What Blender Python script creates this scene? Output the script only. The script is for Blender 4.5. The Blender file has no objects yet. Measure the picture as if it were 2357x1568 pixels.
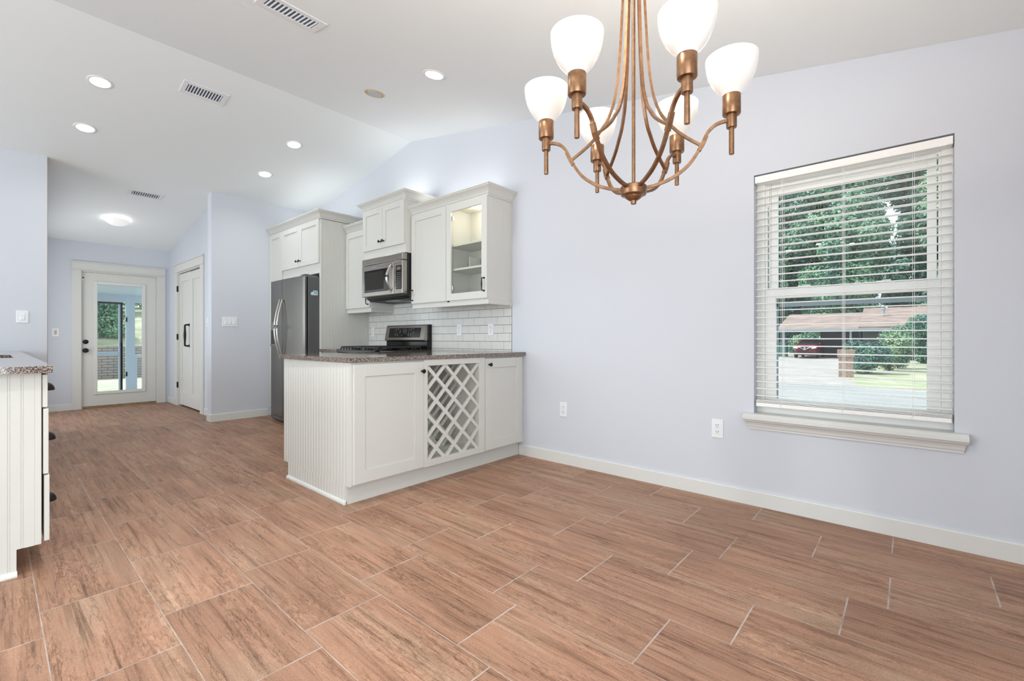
import bpy, bmesh, math, random
from mathutils import Matrix, Vector
random.seed(7)
C = bpy.context.scene.collection
SC = bpy.context.scene
PI = math.pi

# ------------------------------------------------------------------ camera, world, sun, large lights, exposure
CAM_H = 1.034
YAW = 48.81
cam_data = bpy.data.cameras.new('camera')
cam = bpy.data.objects.new('camera', cam_data)
C.objects.link(cam)
cam.location = (0, 0, CAM_H)
cam.rotation_euler = (PI / 2, 0, -math.radians(YAW))
cam_data.sensor_width = 36.0
cam_data.lens = 1050.2 / 2357 * 36.0
cam_data.shift_y = -4.6 / 2357
cam_data.clip_start = 0.02
cam_data.clip_end = 300
SC.camera = cam

SC.view_settings.view_transform = 'Standard'
SC.view_settings.look = 'None'
SC.view_settings.gamma = 1.0
SC.view_settings.exposure = 0.0
SC.view_settings.use_curve_mapping = False

world = bpy.data.worlds.new('world')
SC.world = world
world.use_nodes = True
wn = world.node_tree
bg = wn.nodes['Background']
bg.inputs['Color'].default_value = (0.80, 0.91, 1.0, 1)
bg.inputs['Strength'].default_value = 1.7


def light(name, kind, loc, energy, color=(1, 1, 1), rot=(0, 0, 0), **kw):
    d = bpy.data.lights.new(name, kind)
    d.energy = energy
    d.color = color
    for k, v in kw.items():
        setattr(d, k, v)
    o = bpy.data.objects.new(name, d)
    o.location = loc
    o.rotation_euler = rot
    C.objects.link(o)
    return o


def aim(o, target):
    d = Vector(target) - o.location
    o.rotation_euler = d.to_track_quat('-Z', 'Y').to_euler()


sun = light('sun', 'SUN', (-20, 30, 40), 5.0, (1.0, 0.96, 0.9), angle=0.02)
aim(sun, (-20 + 0.25, 30 - 0.62, 40 - 1.0))
# daylight through the glazed openings of the walls the photograph does not show
day_a = light('daylight_side', 'AREA', (-4.9, 4.4, 1.35), 146, (0.875, 0.97, 1.0), shape='RECTANGLE', size=3.4, size_y=2.0)
aim(day_a, (0, 4.4, 1.35))
day_b = light('daylight_rear', 'AREA', (-1.6, -0.82, 1.2), 110, (0.875, 0.97, 1.0), shape='RECTANGLE', size=3.4, size_y=2.0)
aim(day_b, (-1.6, 3.0, 1.3))
day_c = light('hall_fill', 'AREA', (0.24, 8.0, 1.25), 17, (0.92, 0.98, 1.0), shape='RECTANGLE', size=1.5, size_y=1.9)  # fill lamp added to brighten the hall from its unseen side
aim(day_c, (2.0, 8.0, 1.25))
LAMP_CAN, LAMP_DOME, LAMP_CHAND = 3.4, 0.7, 5.8
LAMP_CAN_FILL, LAMP_TOP = 18.0, 1.2

# ------------------------------------------------------------------ materials
MATS = {}


def mat(name, color=(0.8, 0.8, 0.8), rough=0.5, metal=0.0, spec=0.5, emit=None, estr=0.0, **kw):
    m = bpy.data.materials.new(name)
    m.use_nodes = True
    p = m.node_tree.nodes['Principled BSDF']
    p.inputs['Base Color'].default_value = (*color, 1)
    p.inputs['Roughness'].default_value = rough
    p.inputs['Metallic'].default_value = metal
    p.inputs['Specular IOR Level'].default_value = spec
    if emit:
        p.inputs['Emission Color'].default_value = (*emit, 1)
        p.inputs['Emission Strength'].default_value = estr
    for k, v in kw.items():
        p.inputs[k].default_value = v
    MATS[name] = m
    return m


def nodes(m):
    nt = m.node_tree
    return nt, nt.nodes, nt.links, nt.nodes['Principled BSDF']


def add_node(nt, typ, **kw):
    n = nt.nodes.new(typ)
    for k, v in kw.items():
        setattr(n, k, v)
    return n


def noise_bump(m, scale=200, strength=0.1, dist=0.002, detail=3):
    nt, ns, ln, p = nodes(m)
    tc = add_node(nt, 'ShaderNodeTexCoord')
    n = add_node(nt, 'ShaderNodeTexNoise')
    n.inputs['Scale'].default_value = scale
    n.inputs['Detail'].default_value = detail
    b = add_node(nt, 'ShaderNodeBump')
    b.inputs['Strength'].default_value = strength
    b.inputs['Distance'].default_value = dist
    ln.new(tc.outputs['Object'], n.inputs['Vector'])
    ln.new(n.outputs['Fac'], b.inputs['Height'])
    ln.new(b.outputs['Normal'], p.inputs['Normal'])
    return m


def noise_color(m, c1, c2, scale=(5, 5, 5), lo=0.35, hi=0.65, detail=4, coord='Object'):
    nt, ns, ln, p = nodes(m)
    tc = add_node(nt, 'ShaderNodeTexCoord')
    mp = add_node(nt, 'ShaderNodeMapping')
    mp.inputs['Scale'].default_value = scale
    n = add_node(nt, 'ShaderNodeTexNoise')
    n.inputs['Scale'].default_value = 1.0
    n.inputs['Detail'].default_value = detail
    r = add_node(nt, 'ShaderNodeValToRGB')
    r.color_ramp.elements[0].position = lo
    r.color_ramp.elements[0].color = (*c1, 1)
    r.color_ramp.elements[1].position = hi
    r.color_ramp.elements[1].color = (*c2, 1)
    ln.new(tc.outputs[coord], mp.inputs['Vector'])
    ln.new(mp.outputs['Vector'], n.inputs['Vector'])
    ln.new(n.outputs['Fac'], r.inputs['Fac'])
    ln.new(r.outputs['Color'], p.inputs['Base Color'])
    return m


WALLC = (0.645, 0.664, 0.718)
wall_paint = noise_bump(mat('wall_paint', WALLC, 0.6, spec=0.3), 90, 0.05, 0.002)
ceil_paint = noise_bump(mat('ceiling_paint', (0.86, 0.90, 0.912), 0.7, spec=0.2), 28, 0.12, 0.004, 4)
trim_white = noise_bump(mat('trim_paint', (0.725, 0.718, 0.69), 0.4, spec=0.4), 40, 0.03, 0.001)
cab_white = noise_bump(mat('cabinet_paint', (0.662, 0.652, 0.612), 0.38, spec=0.4), 60, 0.02, 0.001)
cab_inside = mat('cabinet_interior', (0.72, 0.70, 0.64), 0.5)
door_paint = noise_bump(mat('door_paint', (0.69, 0.68, 0.64), 0.45, spec=0.4), 50, 0.03, 0.001)
vinyl = mat('window_vinyl', (0.93, 0.915, 0.885), 0.4)
blind_mat = mat('blind_slat_white', (0.94, 0.925, 0.895), 0.4)
plate_white = mat('plate_plastic', (0.82, 0.83, 0.85), 0.35)
plate_beige = mat('beige_plastic', (0.55, 0.47, 0.33), 0.4)
slot_dark = mat('slot_dark', (0.02, 0.02, 0.02), 0.6)
orb = noise_bump(mat('dark_bronze', (0.018, 0.016, 0.015), 0.35, 0.6), 80, 0.05, 0.001)
pull_bronze = mat('cup_bronze', (0.06, 0.045, 0.04), 0.35, 0.7)
bronze = noise_color(mat('chandelier_bronze', (0.3, 0.16, 0.09), 0.36, 0.85), (0.24, 0.125, 0.065), (0.34, 0.185, 0.10), (60, 60, 60))
black_gloss = mat('black_glass', (0.010, 0.010, 0.010), 0.12, spec=0.22)
black_matte = noise_bump(mat('black_enamel', (0.015, 0.015, 0.016), 0.45), 150, 0.05, 0.001)
fridge_side = noise_bump(mat('charcoal_panel', (0.115, 0.115, 0.12), 0.45, 0.2), 220, 0.15, 0.001)
plastic_grey = mat('grey_plastic', (0.16, 0.165, 0.17), 0.45)
chrome = mat('polished_steel', (0.58, 0.56, 0.53), 0.22, 1.0)
white_mark = mat('white_print', (0.30, 0.29, 0.28), 0.5)
wood_thresh = noise_color(mat('oak_threshold', (0.3, 0.18, 0.08), 0.5), (0.22, 0.13, 0.06), (0.38, 0.24, 0.12), (8, 60, 60))
bare_edge = mat('bare_drywall_edge', (0.36, 0.26, 0.17), 0.8)
vent_blue = mat('duct_metal', (0.10, 0.14, 0.19), 0.5, 0.4)
yellowed = mat('yellowed_plastic', (0.62, 0.47, 0.27), 0.5)
lens_off = mat('frosted_lens', (0.5, 0.53, 0.55), 0.3)
lens_on = mat('lit_lens', (0.9, 0.9, 0.9), 0.4, emit=(1, 1, 1), estr=3.0)
dome_glass = mat('lit_dome_glass', (0.85, 0.85, 0.85), 0.25, emit=(1, 0.99, 0.97), estr=0.35)
shade_glass = mat('lit_milk_glass', (0.74, 0.72, 0.69), 0.12, emit=(1.0, 0.93, 0.85), estr=0.26)
puck_on = mat('lit_puck', (0.9, 0.9, 0.9), 0.4, emit=(1, 0.94, 0.82), estr=5.0)
nickel = mat('nickel', (0.55, 0.52, 0.45), 0.3, 0.9)


def make_steel(name, base, rough, axis):
    m = mat(name, base, rough, 1.0)
    nt, ns, ln, p = nodes(m)
    tc = add_node(nt, 'ShaderNodeTexCoord')
    mp = add_node(nt, 'ShaderNodeMapping')
    s = [400, 400, 400]
    s[axis] = 3
    mp.inputs['Scale'].default_value = s
    n = add_node(nt, 'ShaderNodeTexNoise')
    n.inputs['Scale'].default_value = 1
    mr = add_node(nt, 'ShaderNodeMapRange')
    mr.inputs['To Min'].default_value = rough - 0.06
    mr.inputs['To Max'].default_value = rough + 0.08
    ln.new(tc.outputs['Object'], mp.inputs['Vector'])
    ln.new(mp.outputs['Vector'], n.inputs['Vector'])
    ln.new(n.outputs['Fac'], mr.inputs['Value'])
    ln.new(mr.outputs['Result'], p.inputs['Roughness'])
    return m


steel_v = make_steel('brushed_steel_door', (0.185, 0.175, 0.162), 0.30, 2)
steel_h = make_steel('brushed_steel', (0.36, 0.33, 0.30), 0.28, 1)


def make_granite():
    m = mat('granite', (0.3, 0.25, 0.2), 0.06, spec=0.75)
    nt, ns, ln, p = nodes(m)
    tc = add_node(nt, 'ShaderNodeTexCoord')
    v = add_node(nt, 'ShaderNodeTexVoronoi')
    v.inputs['Scale'].default_value = 430
    sep = add_node(nt, 'ShaderNodeSeparateColor')
    r = add_node(nt, 'ShaderNodeValToRGB')
    cr = r.color_ramp
    cr.interpolation = 'CONSTANT'
    cr.elements[0].position = 0
    cr.elements[0].color = (0.018, 0.013, 0.012, 1)
    cr.elements[1].position = 0.26
    cr.elements[1].color = (0.10, 0.065, 0.045, 1)
    for pos, c in ((0.45, (0.20, 0.14, 0.105)), (0.62, (0.36, 0.28, 0.23)), (0.78, (0.13, 0.10, 0.09)), (0.87, (0.60, 0.54, 0.50))):
        e = cr.elements.new(pos)
        e.color = (*c, 1)
    ln.new(tc.outputs['Object'], v.inputs['Vector'])
    ln.new(v.outputs['Color'], sep.inputs['Color'])
    ln.new(sep.outputs['Red'], r.inputs['Fac'])
    ln.new(r.outputs['Color'], p.inputs['Base Color'])
    return m


granite = make_granite()


def make_tile():
    m = mat('floor_tile', (0.3, 0.17, 0.11), 0.42, spec=0.22)
    nt, ns, ln, p = nodes(m)
    tc = add_node(nt, 'ShaderNodeTexCoord')
    at = add_node(nt, 'ShaderNodeAttribute', attribute_name='tile')
    off = add_node(nt, 'ShaderNodeVectorMath', operation='SCALE')
    off.inputs['Scale'].default_value = 37.0
    ln.new(at.outputs['Vector'], off.inputs[0])
    add = add_node(nt, 'ShaderNodeVectorMath', operation='ADD')
    ln.new(tc.outputs['Object'], add.inputs[0])
    ln.new(off.outputs['Vector'], add.inputs[1])

    def tex(scale, nscale, detail, dist=0.0, rough=0.55):
        mp = add_node(nt, 'ShaderNodeMapping')
        mp.inputs['Scale'].default_value = scale
        n = add_node(nt, 'ShaderNodeTexNoise')
        n.inputs['Scale'].default_value = nscale
        n.inputs['Detail'].default_value = detail
        n.inputs['Roughness'].default_value = rough
        n.inputs['Distortion'].default_value = dist
        ln.new(add.outputs['Vector'], mp.inputs['Vector'])
        ln.new(mp.outputs['Vector'], n.inputs['Vector'])
        return n

    def ramp(n, stops):
        r = add_node(nt, 'ShaderNodeValToRGB')
        for i, (pos, c) in enumerate(stops):
            e = r.color_ramp.elements[i] if i < 2 else r.color_ramp.elements.new(pos)
            e.position = pos
            e.color = (*c, 1)
        ln.new(n.outputs['Fac'], r.inputs['Fac'])
        return r

    def mix(fac, a, b, mode='MIX'):
        x = add_node(nt, 'ShaderNodeMix', data_type='RGBA', blend_type=mode)
        if isinstance(fac, float):
            x.inputs[0].default_value = fac
        else:
            ln.new(fac, x.inputs[0])
        ln.new(a, x.inputs[6])
        ln.new(b, x.inputs[7])
        return x.outputs[2]

    base = ramp(tex((3.4, 0.9, 1), 1.5, 4), [(0.30, (0.335, 0.182, 0.118)), (0.50, (0.405, 0.222, 0.143)), (0.70, (0.425, 0.270, 0.182))])
    streak = ramp(tex((30, 1.3, 1), 1.0, 6, 0.35, 0.62), [(0.30, (0.50, 0.47, 0.44)), (0.43, (0.88, 0.87, 0.86)), (0.56, (1.0, 1.0, 1.0)), (0.72, (1.20, 1.23, 1.24))])
    vein = ramp(tex((7.5, 0.55, 1), 1.5, 7, 0.35, 0.62), [(0.490, (1, 1, 1)), (0.5, (0.50, 0.46, 0.43)), (0.510, (1, 1, 1))])
    mask = ramp(tex((5, 1.2, 1), 1.3, 3), [(0.48, (0, 0, 0)), (0.60, (1, 1, 1))])
    rough_ = ramp(tex((60, 14, 1), 1.2, 5, 1.2, 0.7), [(0.36, (0.66, 0.63, 0.60)), (0.50, (1, 1, 1)), (0.66, (1.22, 1.24, 1.25))])
    thin = ramp(tex((95, 2.4, 1), 1.0, 5, 0.25, 0.6), [(0.34, (0.60, 0.57, 0.55)), (0.45, (1.0, 1.0, 1.0)), (0.62, (1.0, 1.0, 1.0)), (0.74, (1.14, 1.15, 1.15))])
    fine = ramp(tex((1, 0.7, 1), 300, 3), [(0.3, (0.78, 0.77, 0.76)), (0.7, (1.18, 1.18, 1.18))])
    c = mix(1.0, base.outputs['Color'], streak.outputs['Color'], 'MULTIPLY')
    c = mix(0.85, c, vein.outputs['Color'], 'MULTIPLY')
    band = mix(1.0, c, rough_.outputs['Color'], 'MULTIPLY')
    c = mix(mask.outputs['Color'], c, band)
    c = mix(0.8, c, thin.outputs['Color'], 'MULTIPLY')
    c = mix(1.0, c, fine.outputs['Color'], 'MULTIPLY')
    sx = add_node(nt, 'ShaderNodeSeparateXYZ')
    ln.new(at.outputs['Vector'], sx.inputs[0])
    mr = add_node(nt, 'ShaderNodeMapRange')
    mr.inputs['To Min'].default_value = 0.93
    mr.inputs['To Max'].default_value = 1.07
    ln.new(sx.outputs['Y'], mr.inputs['Value'])
    vm = add_node(nt, 'ShaderNodeVectorMath', operation='SCALE')
    ln.new(c, vm.inputs[0])
    ln.new(mr.outputs['Result'], vm.inputs['Scale'])
    ln.new(vm.outputs['Vector'], p.inputs['Base Color'])
    b = add_node(nt, 'ShaderNodeBump')
    b.inputs['Strength'].default_value = 0.25
    b.inputs['Distance'].default_value = 0.002
    sn = tex((22, 2.2, 1), 1.0, 5, 0.8, 0.65)
    ln.new(sn.outputs['Fac'], b.inputs['Height'])
    ln.new(b.outputs['Normal'], p.inputs['Normal'])
    return m


floor_tile = make_tile()
grout = noise_color(mat('grout', (0.55, 0.47, 0.42), 0.8), (0.36, 0.29, 0.25), (0.56, 0.48, 0.44), (9, 9, 9))


def make_subway():
    m = mat('subway_tile', (0.72, 0.71, 0.68), 0.18)
    return m


subway = make_subway()
subway_grout = mat('subway_grout', (0.20, 0.19, 0.175), 0.8)


def make_glass(name, tint=(1, 1, 1), base=0.045):
    m = bpy.data.materials.new(name)
    m.use_nodes = True
    nt = m.node_tree
    nt.nodes.clear()
    out = add_node(nt, 'ShaderNodeOutputMaterial')
    lw = add_node(nt, 'ShaderNodeLayerWeight')
    lw.inputs['Blend'].default_value = 0.5
    pw = add_node(nt, 'ShaderNodeMath', operation='POWER')
    pw.inputs[1].default_value = 5.0
    ma = add_node(nt, 'ShaderNodeMath', operation='MULTIPLY_ADD')
    ma.inputs[1].default_value = 0.95
    ma.inputs[2].default_value = base
    tr = add_node(nt, 'ShaderNodeBsdfTransparent')
    tr.inputs['Color'].default_value = (*tint, 1)
    gl = add_node(nt, 'ShaderNodeBsdfGlossy')
    gl.inputs['Roughness'].default_value = 0.0
    mx = add_node(nt, 'ShaderNodeMixShader')
    nt.links.new(lw.outputs['Facing'], pw.inputs[0])
    nt.links.new(pw.outputs[0], ma.inputs[0])
    nt.links.new(ma.outputs[0], mx.inputs[0])
    nt.links.new(tr.outputs[0], mx.inputs[1])
    nt.links.new(gl.outputs[0], mx.inputs[2])
    nt.links.new(mx.outputs[0], out.inputs['Surface'])
    return m


glass = make_glass('window_glass', (0.96, 0.995, 1.0), 0.05)
cab_glass = make_glass('cabinet_glass', (0.97, 0.98, 0.97), 0.035)
lens_clear = make_glass('clear_plastic', (0.95, 0.95, 0.95), 0.06)

# outdoors
concrete = noise_color(mat('driveway_concrete', (0.420, 0.402, 0.384), 0.9), (0.330, 0.300, 0.280), (0.400, 0.365, 0.345), (1.2, 1.2, 1.2))
asphalt = noise_color(mat('road_asphalt', (0.240, 0.282, 0.312), 0.9), (0.275, 0.280, 0.280), (0.330, 0.330, 0.325), (0.480, 0.480, 0.480))
lawn_m = noise_color(mat('lawn_grass', (0.180, 0.216, 0.084), 0.95), (0.252, 0.288, 0.168), (0.432, 0.414, 0.288), (1.4, 1.4, 1.4))
shingle = noise_color(mat('roof_shingle', (0.252, 0.180, 0.150), 0.9), (0.216, 0.150, 0.126), (0.336, 0.252, 0.222), (1.0, 1.0, 12))
house_dark = noise_color(mat('dark_siding', (0.072, 0.084, 0.090), 0.8), (0.060, 0.072, 0.084), (0.102, 0.114, 0.120), (0.360, 0.360, 0.360))  # dark blue-grey siding with slight noise variation
fascia = mat('fascia_white', (0.330, 0.372, 0.408), 0.6)
brick_m = mat('red_brick', (0.270, 0.132, 0.090), 0.85)


def brickify(m, c1, c2, mortar, scale, bw=0.5, rh=0.25, msize=0.02, rot=None):
    nt, ns, ln, p = nodes(m)
    tc = add_node(nt, 'ShaderNodeTexCoord')
    sx = add_node(nt, 'ShaderNodeSeparateXYZ')
    ad = add_node(nt, 'ShaderNodeMath', operation='ADD')
    mp = add_node(nt, 'ShaderNodeCombineXYZ')
    ln.new(tc.outputs['Object'], sx.inputs[0])
    ln.new(sx.outputs['X'], ad.inputs[0])
    ln.new(sx.outputs['Y'], ad.inputs[1])
    ln.new(ad.outputs[0], mp.inputs['X'])
    ln.new(sx.outputs['Z'], mp.inputs['Y'])
    b = add_node(nt, 'ShaderNodeTexBrick')
    b.inputs['Color1'].default_value = (*c1, 1)
    b.inputs['Color2'].default_value = (*c2, 1)
    b.inputs['Mortar'].default_value = (*mortar, 1)
    b.inputs['Scale'].default_value = scale
    b.inputs['Brick Width'].default_value = bw
    b.inputs['Row Height'].default_value = rh
    b.inputs['Mortar Size'].default_value = msize
    ln.new(mp.outputs['Vector'], b.inputs['Vector'])
    ln.new(b.outputs['Color'], p.inputs['Base Color'])
    return m


brickify(brick_m, (0.300, 0.150, 0.102), (0.372, 0.216, 0.156), (0.360, 0.330, 0.300), 1.0, 0.2, 0.075, 0.01, (PI / 2, 0, PI / 2))
stone_m = brickify(mat('stacked_stone', (0.180, 0.150, 0.132), 0.9), (0.36, 0.275, 0.24), (0.27, 0.265, 0.265), (0.07, 0.07, 0.07), 1.0, 0.27, 0.082, 0.007, (PI / 2, 0, 0))
leaf_m = noise_color(mat('leaf_green', (0.042, 0.120, 0.060), 0.45), (0.040, 0.140, 0.105), (0.25, 0.43, 0.25), (0.540, 0.540, 0.540), 0.3, 0.72, 6)
leaf_dark = noise_color(mat('leaf_deep_green', (0.030, 0.084, 0.048), 0.5), (0.032, 0.110, 0.095), (0.16, 0.32, 0.21), (1.1, 1.1, 1.1), 0.3, 0.7, 6)
leaf_lime = noise_color(mat('leaf_yellow_green', (0.120, 0.204, 0.072), 0.5), (0.085, 0.22, 0.135), (0.36, 0.48, 0.26), (1.5, 1.5, 1.5), 0.3, 0.7, 6)
bark_m = noise_color(mat('bark', (0.072, 0.060, 0.048), 0.9), (0.042, 0.036, 0.030), (0.108, 0.090, 0.072), (6, 6, 1))
car_red = mat('car_paint_red', (0.15, 0.006, 0.012), 0.25)
car_glass = mat('car_window', (0.02, 0.025, 0.03), 0.08)
rubber = mat('rubber', (0.02, 0.02, 0.022), 0.8)
patio_paint = noise_bump(mat('patio_paint', (0.58, 0.67, 0.74), 0.6), 40, 0.03, 0.001)
bin_green = mat('bin_green', (0.03, 0.16, 0.12), 0.5)

# ------------------------------------------------------------------ geometry helpers
Z = Vector((0, 0, 1))
ORIGIN = {}


class G:
    def __init__(self):
        self.bm = bmesh.new()
        self.M = Matrix.Identity(4)
        self.mi = 0

    def frame(self, o=(0, 0, 0), u=(1, 0, 0), w=(0, -1, 0)):
        """local x along u, local y up, local z along w (towards the viewer)"""
        u, w, o = Vector(u), Vector(w), Vector(o)
        m = Matrix.Identity(4)
        for i in range(3):
            m[i][0], m[i][1], m[i][2], m[i][3] = u[i], Z[i], w[i], o[i]
        self.M = m
        return self

    def _apply(self, verts):
        for v in verts:
            v.co = self.M @ v.co

    def _mi(self, faces):
        for f in faces:
            f.material_index = self.mi

    def box(self, x0, x1, y0, y1, z0, z1, bev=0.0, seg=1):
        if x1 < x0: x0, x1 = x1, x0
        if y1 < y0: y0, y1 = y1, y0
        if z1 < z0: z0, z1 = z1, z0
        r = bmesh.ops.create_cube(self.bm, size=1.0)
        vs = r['verts']
        for v in vs:
            v.co = Vector(((x0 + x1) / 2 + v.co.x * (x1 - x0), (y0 + y1) / 2 + v.co.y * (y1 - y0), (z0 + z1) / 2 + v.co.z * (z1 - z0)))
        self._mi(set(f for v in vs for f in v.link_faces))
        if bev > 0:
            bev = min(bev, 0.45 * min(x1 - x0, y1 - y0, z1 - z0))
            es = list(set(e for v in vs for e in v.link_edges))
            r2 = bmesh.ops.bevel(self.bm, geom=es, offset=bev, segments=seg, affect='EDGES', profile=0.5)
            vs = list(set(r2['verts']) | set(v for f in r2['faces'] for v in f.verts))
            allv = set()
            stack = list(vs)
            while stack:
                v = stack.pop()
                if v in allv: continue
                allv.add(v)
                for e in v.link_edges:
                    stack.append(e.other_vert(v))
            vs = list(allv)
            self._mi(set(f for v in vs for f in v.link_faces))
        self._apply(vs)
        return self

    def prism(self, pts, d0, d1, axis=2):
        """polygon pts extruded along axis; pts are the two other coordinates in order"""
        def mk(p, d):
            if axis == 0: return Vector((d, p[0], p[1]))
            if axis == 1: return Vector((p[0], d, p[1]))
            return Vector((p[0], p[1], d))
        a = [self.bm.verts.new(mk(p, d0)) for p in pts]
        b = [self.bm.verts.new(mk(p, d1)) for p in pts]
        n = len(pts)
        fs = [self.bm.faces.new(a), self.bm.faces.new(list(reversed(b)))]
        for i in range(n):
            fs.append(self.bm.faces.new((a[i], b[i], b[(i + 1) % n], a[(i + 1) % n])))
        self._mi(fs)
        self._apply(a + b)
        return self

    def lathe(self, prof, seg=24, center=(0, 0, 0), ax='Z', smooth=True, closed=False):
        """prof = [(r, h)]; revolved about axis through center"""
        c = Vector(center)
        rings = []
        allv = []
        for r, h in prof:
            ring = []
            if r < 1e-6:
                v = self.bm.verts.new(self._ax(0, 0, h, ax) + c)
                ring = [v]
            else:
                for i in range(seg):
                    a = 2 * PI * i / seg
                    ring.append(self.bm.verts.new(self._ax(r * math.cos(a), r * math.sin(a), h, ax) + c))
            rings.append(ring)
            allv += ring
        fs = []
        pairs = list(zip(rings[:-1], rings[1:]))
        if closed: pairs.append((rings[-1], rings[0]))
        for A, B in pairs:
            if len(A) == 1 and len(B) == 1: continue
            for i in range(seg):
                j = (i + 1) % seg
                if len(A) == 1: fs.append(self.bm.faces.new((A[0], B[i], B[j])))
                elif len(B) == 1: fs.append(self.bm.faces.new((A[i], B[0], A[j])))
                else: fs.append(self.bm.faces.new((A[i], B[i], B[j], A[j])))
        if not closed:
            for ring in (rings[0], rings[-1]):
                if len(ring) > 1: fs.append(self.bm.faces.new(ring))
        for f in fs: f.smooth = smooth
        self._mi(fs)
        self._apply(allv)
        return self

    @staticmethod
    def _ax(a, b, h, ax):
        if ax == 'Z': return Vector((a, b, h))
        if ax == 'X': return Vector((h, a, b))
        return Vector((b, h, a))

    def tube(self, pts, r=0.005, sides=8, rect=None, smooth=True, up=(0, 0, 1)):
        """sweep a round (or rect=(w,t)) section along pts"""
        pts = [Vector(p) for p in pts]
        rings, allv = [], []
        up = Vector(up)
        for i, p in enumerate(pts):
            t = (pts[min(i + 1, len(pts) - 1)] - pts[max(i - 1, 0)]).normalized()
            s = t.cross(up)
            if s.length < 1e-4: s = t.cross(Vector((1, 0, 0)))
            s.normalize()
            n = s.cross(t).normalized()
            ring = []
            if rect:
                w, h = rect[0] / 2, rect[1] / 2
                for a, b in ((-w, -h), (w, -h), (w, h), (-w, h)):
                    ring.append(self.bm.verts.new(p + s * a + n * b))
            else:
                rr = r[i] if isinstance(r, (list, tuple)) else r
                for k in range(sides):
                    a = 2 * PI * k / sides
                    ring.append(self.bm.verts.new(p + s * rr * math.cos(a) + n * rr * math.sin(a)))
            rings.append(ring)
            allv += ring
        fs = []
        n = len(rings[0])
        for A, B in zip(rings[:-1], rings[1:]):
            for i in range(n):
                fs.append(self.bm.faces.new((A[i], A[(i + 1) % n], B[(i + 1) % n], B[i])))
        fs.append(self.bm.faces.new(rings[0]))
        fs.append(self.bm.faces.new(list(reversed(rings[-1]))))
        for f in fs: f.smooth = smooth
        self._mi(fs)
        self._apply(allv)
        return self

    def sweep(self, path, prof):
        """profile (offset, z) closed polygon swept along a 2D path with mitres; offset to the LEFT of travel"""
        P = [Vector((p[0], p[1])) for p in path]
        rings, allv = [], []
        for i, p in enumerate(P):
            ds = []
            if i > 0: ds.append((P[i] - P[i - 1]).normalized())
            if i < len(P) - 1: ds.append((P[i + 1] - P[i]).normalized())
            ns = [Vector((-d.y, d.x)) for d in ds]
            if len(ns) == 1: m = ns[0]
            else:
                m = (ns[0] + ns[1]).normalized()
                m = m / max(0.2, m.dot(ns[0]))
            ring = [self.bm.verts.new(Vector((p.x + m.x * o, p.y + m.y * o, z))) for o, z in prof]
            rings.append(ring)
            allv += ring
        n = len(prof)
        fs = []
        for A, B in zip(rings[:-1], rings[1:]):
            for i in range(n):
                fs.append(self.bm.faces.new((A[i], A[(i + 1) % n], B[(i + 1) % n], B[i])))
        fs.append(self.bm.faces.new(rings[0]))
        fs.append(self.bm.faces.new(list(reversed(rings[-1]))))
        self._mi(fs)
        self._apply(allv)
        return self

    def quad(self, a, b, c, d):
        vs = [self.bm.verts.new(Vector(p)) for p in (a, b, c, d)]
        f = self.bm.faces.new(vs)
        f.material_index = self.mi
        self._apply(vs)
        return f


def link_mesh(name, g, m, origin, recalc=True):
    bm = g.bm
    if recalc:
        bmesh.ops.recalc_face_normals(bm, faces=bm.faces)
    o = Vector(origin)
    for v in bm.verts:
        v.co -= o
    me = bpy.data.meshes.new(name)
    bm.to_mesh(me)
    bm.free()
    for x in (m if isinstance(m, (list, tuple)) else [m]):
        me.materials.append(x)
    if any(p.use_smooth for p in me.polygons):
        me.set_sharp_from_angle(angle=math.radians(38))
    ob = bpy.data.objects.new(name, me)
    C.objects.link(ob)
    return ob


def tag(o, label=None, cat=None, group=None, kind=None):
    if label: o['label'] = label
    if cat: o['category'] = cat
    if group: o['group'] = group
    if kind: o['kind'] = kind
    return o


def thing(name, loc, label, cat, group=None):
    o = bpy.data.objects.new(name, None)
    o.empty_display_size = 0.1
    o.location = loc
    C.objects.link(o)
    ORIGIN[o] = Vector(loc)
    return tag(o, label, cat, group)


def part(name, g, m, parent, label=None):
    ob = link_mesh(name, g, m, ORIGIN[parent])
    ob.parent = parent
    ORIGIN[ob] = ORIGIN[parent]
    if label: ob['label'] = label
    return ob


def solo(name, g, m, label, cat, group=None, kind=None, recalc=True):
    xs = [v.co.x for v in g.bm.verts]
    ys = [v.co.y for v in g.bm.verts]
    zs = [v.co.z for v in g.bm.verts]
    og = Vector(((min(xs) + max(xs)) / 2, (min(ys) + max(ys)) / 2, min(zs)))
    ob = link_mesh(name, g, m, og, recalc)
    ob.location = og
    ORIGIN[ob] = og
    return tag(ob, label, cat, group, kind)


def struct(name, g, m, label=None, cat=None):
    ob = link_mesh(name, g, m, (0, 0, 0))
    ORIGIN[ob] = Vector((0, 0, 0))
    return tag(ob, label, cat, None, 'structure')


def struct_empty(name, loc, label, cat):
    o = thing(name, loc, label, cat)
    o['kind'] = 'structure'
    return o


def copy_tree(o, parent=None):
    c = o.copy()
    C.objects.link(c)
    if parent: c.parent = parent
    for ch in list(o.children):
        copy_tree(ch, c)
    return c


def place_copy(o, loc, label, rot=None):
    c = copy_tree(o)
    c.location = loc
    if rot: c.rotation_euler = rot
    c['label'] = label
    return c


FX = dict(u=(0, -1, 0), w=(-1, 0, 0))   # faces that look towards -x (the wall cabinets)
FY = dict(u=(1, 0, 0), w=(0, -1, 0))    # faces that look towards -y
FL = dict(u=(0, 1, 0), w=(1, 0, 0))     # faces that look towards +x


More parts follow.
